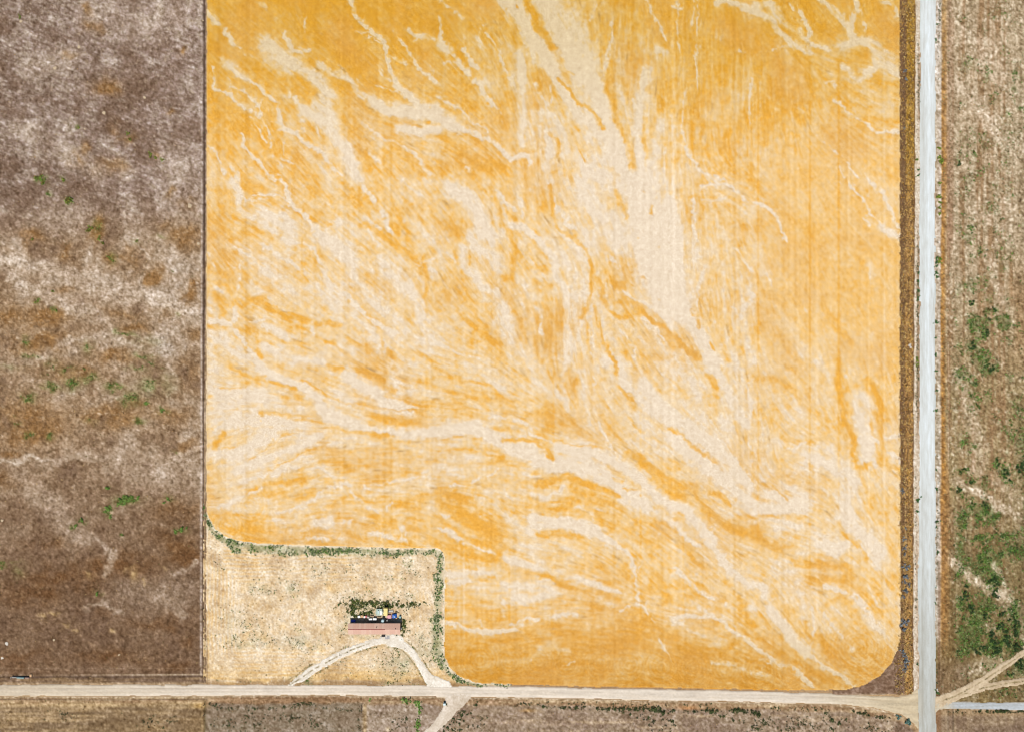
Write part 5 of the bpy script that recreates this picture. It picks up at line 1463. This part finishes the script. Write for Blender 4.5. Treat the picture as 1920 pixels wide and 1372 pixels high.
set_bushes("lot_bush", "dark green bush in the growth around the shed", "bushes behind the shed", YARD,
 [(664,1129,7),(671,1127,6),(678,1129,7),(660,1136,7),(660,1144,7),(662,1151,6),(666,1153,8),(676,1150,6),(682,1150,6),(688,1149,6),(694,1146,6),(695,1129,6),(700,1131,6),(704,1132,5),(720,1131,6),(726,1133,5),(731,1135,6),(737,1135,6),(744,1134,5),(751,1135,5),(757,1133,5),(763,1132,5),(770,1132,5),(776,1131,5),(788,1131,4),(757,1161,5),(758,1168,6),(758,1174,5),(753,1174,4),(757,1184,5),(755,1189,4),(715,1151,4),(710,1138,4)], 4, z0=.06, order='x')
set_bushes("gatepost_bush", "small dark bush at the right front corner of the shed", None, YARD, [(744,1190,3.5)], 1, z0=.06)
set_bushes("field_bush", "dark green bush in the rough eastern field", "bushes in the eastern field", [(44, 66, 34), (54, 78, 40), (38, 56, 32), (70, 92, 46)],
 [(1858,1184,8),(1859,1192,9),(1861,1200,8),(1866,1206,9),(1868,1214,10),(1866,1222,9),(1872,1220,8),(1886,1184,8),(1888,1192,9),(1886,1200,9),(1889,1206,8),(1903,1174,8),(1904,1184,8),(1903,1192,7),(1905,1206,9),(1909,1212,9),(1902,1218,7),(1873,1173,9),(1871,1176,7),(1831,1221,8),(1845,1212,7),(1843,1219,6),(1839,1211,5),(1911,1238,9),(1906,1244,9),(1915,1246,9),(1904,1163,8),(1894,1160,7),(1899,1154,6),(1880,1150,7),(1862,1113,9),(1866,1116,7),(1846,1153,8),(1821,1140,9),(1817,1136,7),(1823,1146,7),(1810,1108,7),(1809,1118,7),(1811,1099,6),
  (1863,1082,8),(1866,1090,8),(1858,1088,7),(1869,1095,7),(1799,920,7),(1797,916,6),(1821,905,7),(1914,876,8),(1912,884,7),(1916,868,7),(1870,862,6),(1873,870,6),(1882,880,7),(1888,888,7),(1894,900,6),(1851,624,7),(1847,627,6),(1823,642,7),(1826,650,7),(1821,655,6),(1858,694,7),(1862,690,6),(1851,686,6),(1799,304,5),(1797,310,5),(1899,1262,5),(1889,1263,4),(1855,600,6),(1863,580,6),(1867,583,5),(1822,570,6),(1801,884,6),(1806,879,6),(1846,946,7),(1851,950,6)], 5)
set_bushes("verge_shrub", "dark shrub south of the grey side road", "shrubs by the side road", DARKG, [(1868,1332,7),(1876,1331,8),(1884,1332,7),(1889,1331,6),(1838,1332,5),(1850,1332,5),(1796,1330,5),(1915,1331,4)], 3, order='x')
# ------------------------------------------------------------------ small mesh builders
def obj(name, bm, mat, parent=None, loc=(0, 0, 0), rot=(0, 0, 0), smooth=False):
    me = bpy.data.meshes.new(name); bmesh.ops.recalc_face_normals(bm, faces=bm.faces); bm.to_mesh(me); bm.free()
    if smooth: me.polygons.foreach_set("use_smooth", np.ones(len(me.polygons), bool))
    me.materials.append(mat); o = bpy.data.objects.new(name, me); link(o, parent); o.location = loc; o.rotation_euler = rot
    return o
def bx(bm, x0, x1, y0, y1, z0, z1, bevel=0.0):
    v = [bm.verts.new(p) for p in ((x0,y0,z0),(x1,y0,z0),(x1,y1,z0),(x0,y1,z0),(x0,y0,z1),(x1,y0,z1),(x1,y1,z1),(x0,y1,z1))]
    f = [bm.faces.new([v[i] for i in q]) for q in ((3,2,1,0),(4,5,6,7),(0,1,5,4),(1,2,6,5),(2,3,7,6),(3,0,4,7))]
    if bevel: bmesh.ops.bevel(bm, geom=list({e for q in f for e in q.edges}), offset=bevel, segments=2, affect='EDGES', profile=.6)
    return bm
def box(name, mat, parent, x0, x1, y0, y1, z0, z1, bevel=0.0):
    return obj(name, bx(bmesh.new(), x0, x1, y0, y1, z0, z1, bevel), mat, parent)
def cyl(bm, r, z0, z1, n=20, x=0, y=0, axis='z', r2=None):
    m = bmesh.ops.create_cone(bm, cap_ends=True, segments=n, radius1=r, radius2=r if r2 is None else r2, depth=z1 - z0)
    for v in m['verts']:
        c = v.co.copy(); c.z += (z0 + z1) / 2
        if axis == 'x': c = type(c)((c.z, c.y, c.x))
        elif axis == 'y': c = type(c)((c.x, c.z, c.y))
        v.co = (c.x + x, c.y + y, c.z)
    return bm
def drape(name, mat, parent, w, d, h, seed, tail=.12, nx=26, ny=22):
    """cloth or tarp lying over a lumpy stack, closed to the ground"""
    r = np.random.default_rng(seed); bm = bmesh.new(); g = []
    lump = [(r.uniform(-.4, .4), r.uniform(-.4, .4), r.uniform(.18, .4), r.uniform(.6, 1)) for _ in range(5)]
    for j in range(ny):
        row = []
        for i in range(nx):
            u, v = i / (nx - 1) - .5, j / (ny - 1) - .5
            e = max(abs(u), abs(v)) * 2; top = max(q * math.exp(-((u - a) ** 2 + (v - b) ** 2) / (2 * s * s)) for a, b, s, q in lump)
            z = h * (0.35 + .65 * top) * (1 - max(0, (e - .78) / .22) ** 1.6) + .018 * math.sin(23 * u + 9 * v + seed) + .012 * math.sin(41 * v - 13 * u)
            k = 1 + (.04 * math.sin(7 * (u + v) * 3 + seed) if e > .8 else 0)
            row.append(bm.verts.new((u * w * k, v * d * k, max(z, .012))))
        g.append(row)
    for j in range(ny - 1):
        for i in range(nx - 1): bm.faces.new((g[j][i], g[j][i+1], g[j+1][i+1], g[j+1][i]))
    o = obj(name, bm, mat, parent, smooth=True)
    md = o.modifiers.new("thickness", 'SOLIDIFY'); md.thickness = .012
    return o
GZ = 0.06                                                      # level of the lot
M_roof = plain_mat("roof_sheet", (222, 178, 156), .6, .0, .07, 1.2, .3, rust=(200, 140, 116))
M_roof2 = plain_mat("roof_sheet_faded", (228, 188, 166), .6, .0, .09, 1.6, .3)
M_ridge = plain_mat("ridge_rust", (158, 84, 74), .7, .0, .3, 4.0)
M_wall = plain_mat("shed_boards", (170, 150, 132), .85, 0, .15, 3)
M_trim = plain_mat("pale_trim", (206, 196, 184), .7)
M_dark = plain_mat("dark_steel", (62, 60, 60), .5, .4, .2)
M_glass = plain_mat("window_glass", (60, 74, 84), .12, 0, .05, 2, .6)
M_white = plain_mat("white_enamel", (236, 236, 232), .35, 0, .06, 5)
M_blue = plain_mat("blue_tarp", (44, 108, 206), .5, 0, .18, 6)
M_deepblue = plain_mat("deep_blue_tarp", (60, 104, 232), .5, 0, .18, 6)
M_pink = plain_mat("pink_sheet", (232, 170, 176), .6, 0, .10, 5)
M_red = plain_mat("red_paint", (188, 44, 52), .5, 0, .15, 5)
M_yellow = plain_mat("yellow_paint", (240, 218, 126), .5, 0, .08, 4)
M_mint = plain_mat("pale_green_boards", (196, 214, 198), .7, 0, .14, 5)
M_wood = plain_mat("weathered_wood", (176, 150, 118), .9, 0, .2, 7)
M_greyw = plain_mat("grey_wood", (164, 164, 172), .9, 0, .15, 7)
M_card = plain_mat("cardboard", (226, 182, 138), .9, 0, .1, 5)
M_rubber = plain_mat("black_rubber", (40, 38, 38), .9, 0, .2, 6)
M_tank = plain_mat("pale_blue_plastic", (176, 204, 212), .45, 0, .08, 4)
M_conc = plain_mat("concrete", (214, 208, 198), .95, 0, .12, 5)
M_teal = plain_mat("teal_paint", (150, 196, 200), .5, 0, .12, 4)
M_rock = plain_mat("pale_rock", (224, 216, 204), .95, 0, .16, 6)
M_mound = plain_mat("pale_soil", (206, 184, 152), 1, 0, .14, 5)

# ------------------------------------------------------------------ the long shed
def long_shed():
    eave, ridge = 2.45, 2.95; L, D = 18.7, 3.55                   # wall length and depth
    ox, oy, _ = W(701.8, 1178.2, eave)
    t = tag(empty("long_shed", (ox, oy, GZ)), "long narrow shed with a faded pink-brown gabled roof at the end of the driveway", "shed")
    hl, hd = L / 2, D / 2
    def wall(x0, x1, y0, y1): return box("wall", M_wall, t, x0, x1, y0, y1, 0, eave)
    s = wall(-hl, hl, -hd, -hd + .12); n = wall(-hl, hl, hd - .12, hd); wall(-hl, -hl + .12, -hd + .121, hd - .121); wall(hl - .12, hl, -hd + .121, hd - .121)
    for sx in (-1, 1):
        bm = bmesh.new(); x0, x1 = sorted((sx * (hl - .003), sx * (hl - .117)))
        a = [bm.verts.new((x0, y, z)) for y, z in ((-hd, eave), (hd, eave), (0, ridge - .05))]; b = [bm.verts.new((x1, y, z)) for y, z in ((-hd, eave), (hd, eave), (0, ridge - .05))]
        bm.faces.new(a); bm.faces.new(b[::-1])
        for i in range(3): bm.faces.new((a[i], b[i], b[(i+1) % 3], a[(i+1) % 3]))
        obj("gable", bm, M_wall, t)
    # roof: corrugated sheets laid side by side on two slopes
    over = .28; run = hd + over; rise = ridge - eave + .10; ang = math.atan2(rise, run); sl = math.hypot(rise, run)
    nsh = 20; w = (L + .6) / nsh
    def sheet(nr=5):
        bm = bmesh.new(); m = nr * 4; tp = []; bt = []
        for i in range(m + 1):
            x = -w / 2 - .02 + (w + .04) * i / m; z = .012 * math.cos(2 * math.pi * i / 4)
            tp.append((bm.verts.new((x, 0, z)), bm.verts.new((x, -sl, z))))
            bt.append((bm.verts.new((x, 0, z - .01)), bm.verts.new((x, -sl, z - .01))))
        for i in range(m):
            bm.faces.new((tp[i][0], tp[i][1], tp[i+1][1], tp[i+1][0])); bm.faces.new((bt[i][0], bt[i+1][0], bt[i+1][1], bt[i][1]))
            bm.faces.new((tp[i][1], bt[i][1], bt[i+1][1], tp[i+1][1]))
        return bm
    first = {}
    for side in (0, 1):
        for i in range(nsh):
            key = rng.random() < .4
            if key not in first:
                o = obj("roof_sheet", sheet(), M_roof2 if key else M_roof, t); first[key] = o.data
            else: o = link(bpy.data.objects.new("roof_sheet", first[key]), t)
            x = -L / 2 - .3 + w * (i + .5); z = ridge + .05 + .006 * (i % 2) + .004 * rng.standard_normal()
            o.location = (x, 0, z); o.rotation_euler = (ang + .006 * rng.standard_normal(), 0, math.pi * side + .003 * rng.standard_normal())
    for i in range(7):                                          # ridge capping in lengths
        bm = bmesh.new(); a = (L + .62) / 7; x0 = -L / 2 - .31 + a * i; x1 = x0 + a - (.02 if i % 2 else .05)
        vs = [[bm.verts.new((x, y, ridge + .075 + dz)) for y, dz in ((-.15, -.035), (0, .012), (.15, -.035))] for x in (x0, x1)]
        for k in range(2): bm.faces.new((vs[0][k], vs[1][k], vs[1][k+1], vs[0][k+1]))
        o = obj("ridge_cap", bm, M_ridge if i < 5 else M_roof, t); o.modifiers.new("thickness", 'SOLIDIFY').thickness = .01
    for y in (-1, 1): box("fascia", M_trim, t, -hl - .28, hl + .28, y * (run - .05) - .012, y * (run - .05) + .012, eave - .16, eave - .03)
    for x, y, h in ((1.0, .78, .45), (8.0, .28, .30)):             # stove pipes
        p = obj("vent_pipe", cyl(bmesh.new(), .08, 0, h + .25, 14), M_dark, t, (x, y, ridge - .35)); obj("rain_cap", cyl(bmesh.new(), .15, 0, .08, 14, r2=.03), M_dark, p, (0, 0, h + .27))
    for x in (-7.2, -4.2, -1.2, 6.6):
        for y in (-1, 1):
            f = box("window", M_trim, t, x - .5, x + .5, y * hd - .035, y * hd + .035, 1.0, 1.9); box("pane", M_glass, f, x - .42, x + .42, y * hd - .05, y * hd + .05, 1.08, 1.82)
    d = box("door", plain_mat("door_brown", (150, 108, 90), .6), t, 4.1, 5.1, -hd - .05, -hd + .02, .12, 2.1); obj("handle", cyl(bmesh.new(), .03, -.06, 0, 10, 4.22, -hd - .05, 'z'), M_dark, d, (0, 0, 1.1))
    box("foundation", M_conc, t, -hl + .05, hl - .05, -hd + .05, hd - .05, -.1, .12)
    return t
long_shed()

def at(px, py, z=GZ, top=0.0):
    x, y, _ = W(px, py, top); return (x, y, z)          # top: height of the surface that the photo shows at this pixel
# pallet-like deck and bits in front of the door
def deck():
    t = tag(empty("pallet_deck", at(726.3, 1194)), "grey slatted pallet lying in front of the shed door", "pallet")
    for i in range(3): box("bearer", M_greyw, t, -.85, .85, -.55 + i * .5, -.45 + i * .5, .0, .1)
    b = box("slat", M_greyw, t, -.075, .075, -.6, .6, .101, .125)
    for i in range(8):
        o = b if i == 0 else link(bpy.data.objects.new("slat", b.data), t); o.location = (-.77 + i * .22, .01 * (i % 3), .003 * (i % 2))
deck()
def wood_box():
    t = tag(empty("fuel_box", at(719.2, 1190.3)), "low black lidded box against the shed front beside the pallet", "box")
    box("body", M_dark, t, -.62, .62, -.28, .28, 0, .55, .02); l = box("lid", M_rubber, t, -.66, .66, -.32, .32, .552, .60, .015); box("hinge", M_dark, l, -.4, .4, .30, .335, .56, .61)
    s = box("stone_slab", M_conc, None, -.9, .6, -.28, .28, 0, .06, .015); s.location = at(717.5, 1193.2); s.rotation_euler = (0, 0, .08)
    tag(s, "pale flat slab on the ground below the black box", "slab")
wood_box()

# yard clutter behind the shed
def trailer():
    t = tag(empty("flatbed_trailer", at(711.2, 1147, top=.6), .04), "pale green plank-bed trailer parked behind the shed", "trailer")
    fr = box("frame", M_dark, t, -1.15, 1.15, -1.15, 1.15, .45, .55)
    b = box("plank", M_mint, t, -1.2, 1.2, -.135, .135, .552, .60)
    for i in range(8):
        o = b if i == 0 else link(bpy.data.objects.new("plank", b.data), t); o.location = (.02 * ((i * 7) % 3 - 1), -1.04 + i * .297, .004 * (i % 3))
    for sx in (-1, 1):
        w = obj("wheel", cyl(bmesh.new(), .32, -.1, .1, 24, axis='x'), M_rubber, t, (sx * 1.3, -.1, .32)); obj("rim", cyl(bmesh.new(), .17, -.11, .11, 18, axis='x'), M_white, w)
        box("mudguard", M_mint, t, sx * 1.3 - .13, sx * 1.3 + .13, -.5, .3, .67, .69)
        box("side_board", M_trim, t, sx * 1.18 - .02, sx * 1.18 + .02, -1.1, 1.1, .602, .85)
    box("drawbar", M_dark, t, -.06, .06, 1.15, 2.1, .46, .54)
    box("load_box", M_tank, t, -.55, -.05, -.3, .7, .62, .9, .02); box("load_sheet", M_white, t, .25, .95, -.9, .5, .62, .74, .03)
trailer()
def van_body():
    t = tag(empty("cargo_trailer", at(723, 1146.8, top=1.9), -.03), "tall pale yellow box trailer standing next to the plank-bed trailer", "trailer")
    box("body", M_yellow, t, -.72, .72, -1.4, 1.4, .5, 1.9, .06)
    for i in range(6): box("roof_rib", M_yellow, t, -.68, .68, -1.2 + i * .48 - .025, -1.2 + i * .48 + .025, 1.9, 1.925)
    d = box("rear_door", M_trim, t, -.6, .6, -1.425, -1.39, .6, 1.8); box("latch", M_dark, d, -.03, .03, -1.46, -1.42, 1.0, 1.25)
    for sx in (-1, 1):
        w = obj("wheel", cyl(bmesh.new(), .34, -.1, .1, 24, axis='x'), M_rubber, t, (sx * .78, -.15, .34)); obj("rim", cyl(bmesh.new(), .18, -.11, .11, 18, axis='x'), M_white, w)
    box("drawbar", M_dark, t, -.05, .05, 1.4, 2.2, .48, .56)
van_body()
def lumber():
    t = tag(empty("lumber_stack", at(733.5, 1144.6), .05), "stack of dark and white boards right of the yellow trailer", "lumber stack")
    cols = [M_greyw, M_dark, M_white, M_dark, M_trim]
    for i in range(5): box("board", cols[i], t, -.95 + .05 * (i % 2), .95 - .08 * (i % 3), -.42 + i * .17, -.28 + i * .17, .12, .26 + .03 * (i % 2))
    for x in (-.6, .6): box("bearer", M_wood, t, x - .06, x + .06, -.45, .45, 0, .119)
    p = tag(empty("pallet", at(734, 1149.2), -.06), "pinkish wooden pallet between the lumber stack and the pink sheet", "pallet")
    b = box("slat", M_card, p, -.95, .95, -.06, .06, .10, .125)
    for i in range(6):
        o = b if i == 0 else link(bpy.data.objects.new("slat", b.data), p); o.location = (0, -.42 + i * .17, .004 * (i % 2))
    for x in (-.8, 0, .8): box("bearer", M_wood, p, x - .05, x + .05, -.5, .5, 0, .099)
lumber()
def tyre():
    bm = bmesh.new(); n, m = 24, 10
    g = [[bm.verts.new(((.33 + .12 * math.cos(b)) * math.cos(a), (.33 + .12 * math.cos(b)) * math.sin(a), .13 + .12 * math.sin(b))) for b in (2*math.pi*j/m for j in range(m))] for a in (2*math.pi*i/n for i in range(n))]
    for i in range(n):
        for j in range(m): bm.faces.new((g[i][j], g[(i+1) % n][j], g[(i+1) % n][(j+1) % m], g[i][(j+1) % m]))
    o = obj("old_tyre", bm, M_rubber, None, at(743.5, 1146.5), smooth=True); tag(o, "black tyre lying at the right end of the lumber stack", "tyre")
tyre()
def tarp(name, mat, px, py, w, d, h, seed, label):
    t = tag(empty(name, at(px, py, top=h * .8), .05 * (seed % 3 - 1)), label, "tarp"); drape("sheet", mat, t, w, d, h, seed)
    for sx in (-1, 1):
        for sy in (-1, 1): obj("tie_down", cyl(bmesh.new(), .05, 0, .14, 8), M_dark, t, (sx * w * .49, sy * d * .49, 0))
    return t
tarp("tarp_stack", M_deepblue, 662, 1164.2, 1.7, 1.0, .75, 3, "deep blue tarp over a heap in the shed's shadow")
p = tarp("tarp_stack", M_pink, 729.2, 1155.8, 1.9, 1.75, .9, 5, "pink sheet over a heap behind the right half of the shed")
box("red_hem", M_red, p, -.95, .9, .80, .96, .02, .10)
p = tarp("tarp_stack", M_blue, 739.3, 1154.6, 1.8, 1.7, .95, 8, "bright blue tarp bundled right beside the pink sheet")
box("patch", M_tank, p, -.15, .25, -.35, .1, .80, .93, .03)
def bin_(name, label, cat, mat, px, py, w, d, h, rz=0., lid=None, z=GZ):
    t = tag(empty(name, at(px, py, z, h), rz), label, cat); box("body", mat, t, -w/2, w/2, -d/2, d/2, 0, h, min(.04, w * .06))
    l = box("lid", lid or mat, t, -w/2 - .02, w/2 + .02, -d/2 - .02, d/2 + .02, h + .002, h + .05, .012); box("handle", M_dark, l, -w*.15, w*.15, -d/2 - .05, -d/2 - .015, h - .03, h + .03)
    return t
bin_("chest_freezer", "white chest freezer at the shed's back wall, left one of the pair", "freezer", M_white, 694.6, 1160.6, 1.15, .75, .95, .08)
bin_("chest_freezer", "white chest freezer at the shed's back wall, right one of the pair", "freezer", M_white, 702.5, 1160.2, 1.35, .8, .95, -.05)
bin_("storage_bin", "white bin at the left end of the junk row", "bin", M_white, 673.2, 1155.5, .9, .7, .6, .2)
bin_("storage_bin", "peach coloured crate in the middle of the junk row", "bin", M_card, 678.8, 1154.8, 1.0, .8, .65, -.1)
bin_("storage_bin", "white bin just left of the red one in the junk row", "bin", M_white, 683.6, 1156.0, .7, .6, .55, .3)
bin_("storage_bin", "small red bin in the junk row behind the shed", "bin", M_red, 686.4, 1155.2, .55, .7, .6, .1)
bin_("storage_bin", "pale grey bin right of the red one in the junk row", "bin", M_trim, 690.2, 1156.6, .8, .6, .5, -.25)
bin_("storage_bin", "cream box by the dark bush at the shed's back left corner", "bin", plain_mat("cream_box", (240, 232, 204)), 660.4, 1155.4, .75, .6, .5, .5)
bin_("storage_bin", "tan wooden crate between the white freezers and plank-bed trailer", "bin", M_wood, 698, 1154.6, 1.3, .5, .35, .05)
bin_("storage_bin", "long tan crate below the plank-bed trailer", "bin", M_wood, 711, 1156.2, 1.5, .45, .35, -.04)
bin_("storage_bin", "tan box at the foot of the bright blue tarp", "bin", M_card, 743.3, 1158.4, .5, .4, .4, .3)
bin_("storage_bin", "small white bin between the shed's east wall and the bushes", "bin", M_white, 751.8, 1177.3, .5, .7, .55, .1)
def drum(name, label, cat, mat, px, py, r, h, lidm=None):
    t = tag(empty(name, at(px, py, top=h)), label, cat); obj("shell", cyl(bmesh.new(), r, 0, h, 28), mat, t, smooth=False)
    for z in (.33, .66): obj("hoop", cyl(bmesh.new(), r + .015, h * z - .02, h * z + .02, 28), mat, t)
    l = obj("lid", cyl(bmesh.new(), r * .97, h + .001, h + .09, 28, r2=r * .55), lidm or mat, t); obj("bung", cyl(bmesh.new(), .05, h + .09, h + .13, 10), M_dark, l, (r * .2, 0, 0))
drum("water_tank", "round pale blue tank at the shed's back wall", "tank", M_tank, 717.4, 1163.4, .56, 1.9)
drum("barrel", "black barrel behind the pale blue tank", "barrel", M_rubber, 719.6, 1156.2, .38, .95)
drum("bucket", "tiny white bucket right of the pale blue tank", "bucket", M_white, 725.8, 1162.6, .2, 1.5)
drum("barrel", "pale teal barrel at the right end of the junk row", "barrel", M_teal, 750, 1156.4, .4, .8)

# ------------------------------------------------------------------ things along the roads
def ditch_gate():
    t = tag(empty("headgate", at(41, 1267.2, .03), -.03), "low pale wall with a light blue gate panel in the bottom left ditch", "headgate")
    box("wall", M_conc, t, -3.1, -1.35, -.22, .0, 0, .95, .02); box("wall", plain_mat("pinkish_concrete", (206, 176, 166), .95), t, 1.75, 3.2, -.22, .0, 0, .90, .02)
    g = box("gate_panel", M_teal, t, -1.3, 1.55, -.34, -.02, .0, .9, .02)
    for x in (-1.0, -.3, .4, 1.1): box("stiffener", M_tank, g, x - .04, x + .04, -.30, -.06, .90, .94)
    box("post", M_white, t, -3.35, -3.12, -.2, .05, 0, 1.25, .02); box("post", M_dark, t, 1.57, 1.72, -.26, .02, 0, 1.2, .02)
    p = tag(empty("marker_stump", at(59.3, 1264.6, .03)), "square tan stump at the right end of the blue headgate", "stump"); box("trunk", M_wood, p, -.42, .42, -.6, .5, 0, .5, .06); box("cap", M_card, p, -.35, .3, -.5, .4, .502, .56, .03)
ditch_gate()
def utility_box():
    t = tag(empty("utility_cabinet", at(833.8, 1317, .05)), "small pale blue utility box where the southern track leaves the dirt road", "utility box")
    box("plinth", M_conc, t, -.5, .5, -.4, .4, 0, .08); box("body", M_teal, t, -.42, .42, -.32, .32, .08, 1.15, .03); box("lid", M_tank, t, -.46, .46, -.36, .36, 1.152, 1.2, .015)
    d = box("door", M_teal, t, -.36, .36, -.335, -.32, .18, 1.05); box("handle", M_dark, d, .22, .27, -.36, -.335, .55, .75)
utility_box()
def rock(name, px, py, r, seed, mat, label, cat, group=None, flat=.7, z=.03):
    q = np.random.default_rng(seed); bm = bmesh.new(); bmesh.ops.create_icosphere(bm, subdivisions=3, radius=r); ph = q.uniform(0, 6, 6)
    for v in bm.verts:
        c = v.co / r; k = 1 + .22 * math.sin(3 * c.x + ph[0]) * math.sin(2.6 * c.y + ph[1]) + .10 * math.sin(5 * c.z + 4 * c.x + ph[2]) + .05 * math.sin(9 * c.y + ph[3])
        v.co = v.co * k; v.co.z *= flat
    o = obj(name, bm, mat, None, W(px, py, z + r * flat * .25), (0, 0, q.uniform(0, 6)), smooth=(cat != "rock")); tag(o, label, cat, group); return o
rock("white_boulder", 1705.6, 646.8, .55, 1, M_rock, "upper of two white boulders in the orange strip left of the road", "rock")
rock("white_boulder", 1707.6, 650.6, .45, 2, M_rock, "lower of two white boulders in the orange strip left of the road", "rock")
rock("boulder_gap_shade", 1707.4, 648.2, .3, 3, plain_mat("gap_shade", (66, 72, 78), .9), "dark lump standing in for the shaded gap between two white boulders", "rock")  # dark shape added to paint the shaded gap between the boulders
for k, (x, y, r, lb) in enumerate(((1757.3, 1291.4, .32, "upper of two small white stones at the crossing's east kerb"), (1757.6, 1294.6, .36, "lower of two small white stones at the crossing's east kerb"))): rock("road_stone", x, y, r, 20 + k, M_rock, lb, "rock")
for k, (x, y, d, lb) in enumerate((
    (39, 40, 7, "pale soil mound near the top left corner"), (148, 88, 8, "pale soil mound in the upper pasture, brightest one"), (121, 108, 5, "small pale mound left of the upper pasture's middle"),
    (103, 128, 8, "flat faint mound in the upper pasture"), (195, 212, 8, "pale double mound in the middle of the upper pasture"), (271, 183, 6, "pale mound right of the upper pasture's middle"),
    (356, 386, 9, "large pale mound on orange soil by the wheat's west edge"), (159, 242, 4, "tiny mound beside the olive bush"), (65, 337, 5, "pale mound touching the pair of olive bushes"),
    (12, 1206, 8, "white mound near the left edge of the lower pasture"), (4, 1232, 8, "white mound cut by the photo's left edge"), (101, 1199, 5, "small pale mound in the lower pasture"),
    (224, 1227, 6, "yellowish mound in the pasture's lower right part"), (38, 1192, 4, "tiny mound above the white one in the lower pasture"), (4, 975, 6, "pale mound at the left edge halfway down"),
    (372, 457, 7, "white patch-like mound beside the ditch line"), (380, 39, 4, "small mound on the ditch line near the top"), (72, 685, 4, "tiny mound left of the green weeds"))):
    rock("soil_mound", x, y, d * S * .42, 40 + k, M_mound if k not in (9, 10) else M_rock, lb, "mound", "soil mounds in the pasture", .16, .10)
def fence_post(px, py, label, h=1.3, mat=None):
    t = tag(empty("fence_post", W(px, py, .05)), label, "post"); box("post", mat or M_wood, t, -.09, .09, -.09, .09, 0, h, .015); box("cap", M_dark, t, -.1, .1, -.1, .1, h + .001, h + .03)
fence_post(678.4, 1321.5, "upper post of the short fence line south of the dirt road"); fence_post(678.6, 1327.5, "middle post of the short fence line south of the dirt road"); fence_post(678.6, 1333, "lower post of the short fence line south of the dirt road")
fence_post(383.5, 1319.5, "dark post where the plots meet below the dirt road", 1.2, M_dark); fence_post(383.8, 1338, "dark leaning post further down the same plot line", 1.2, M_dark)
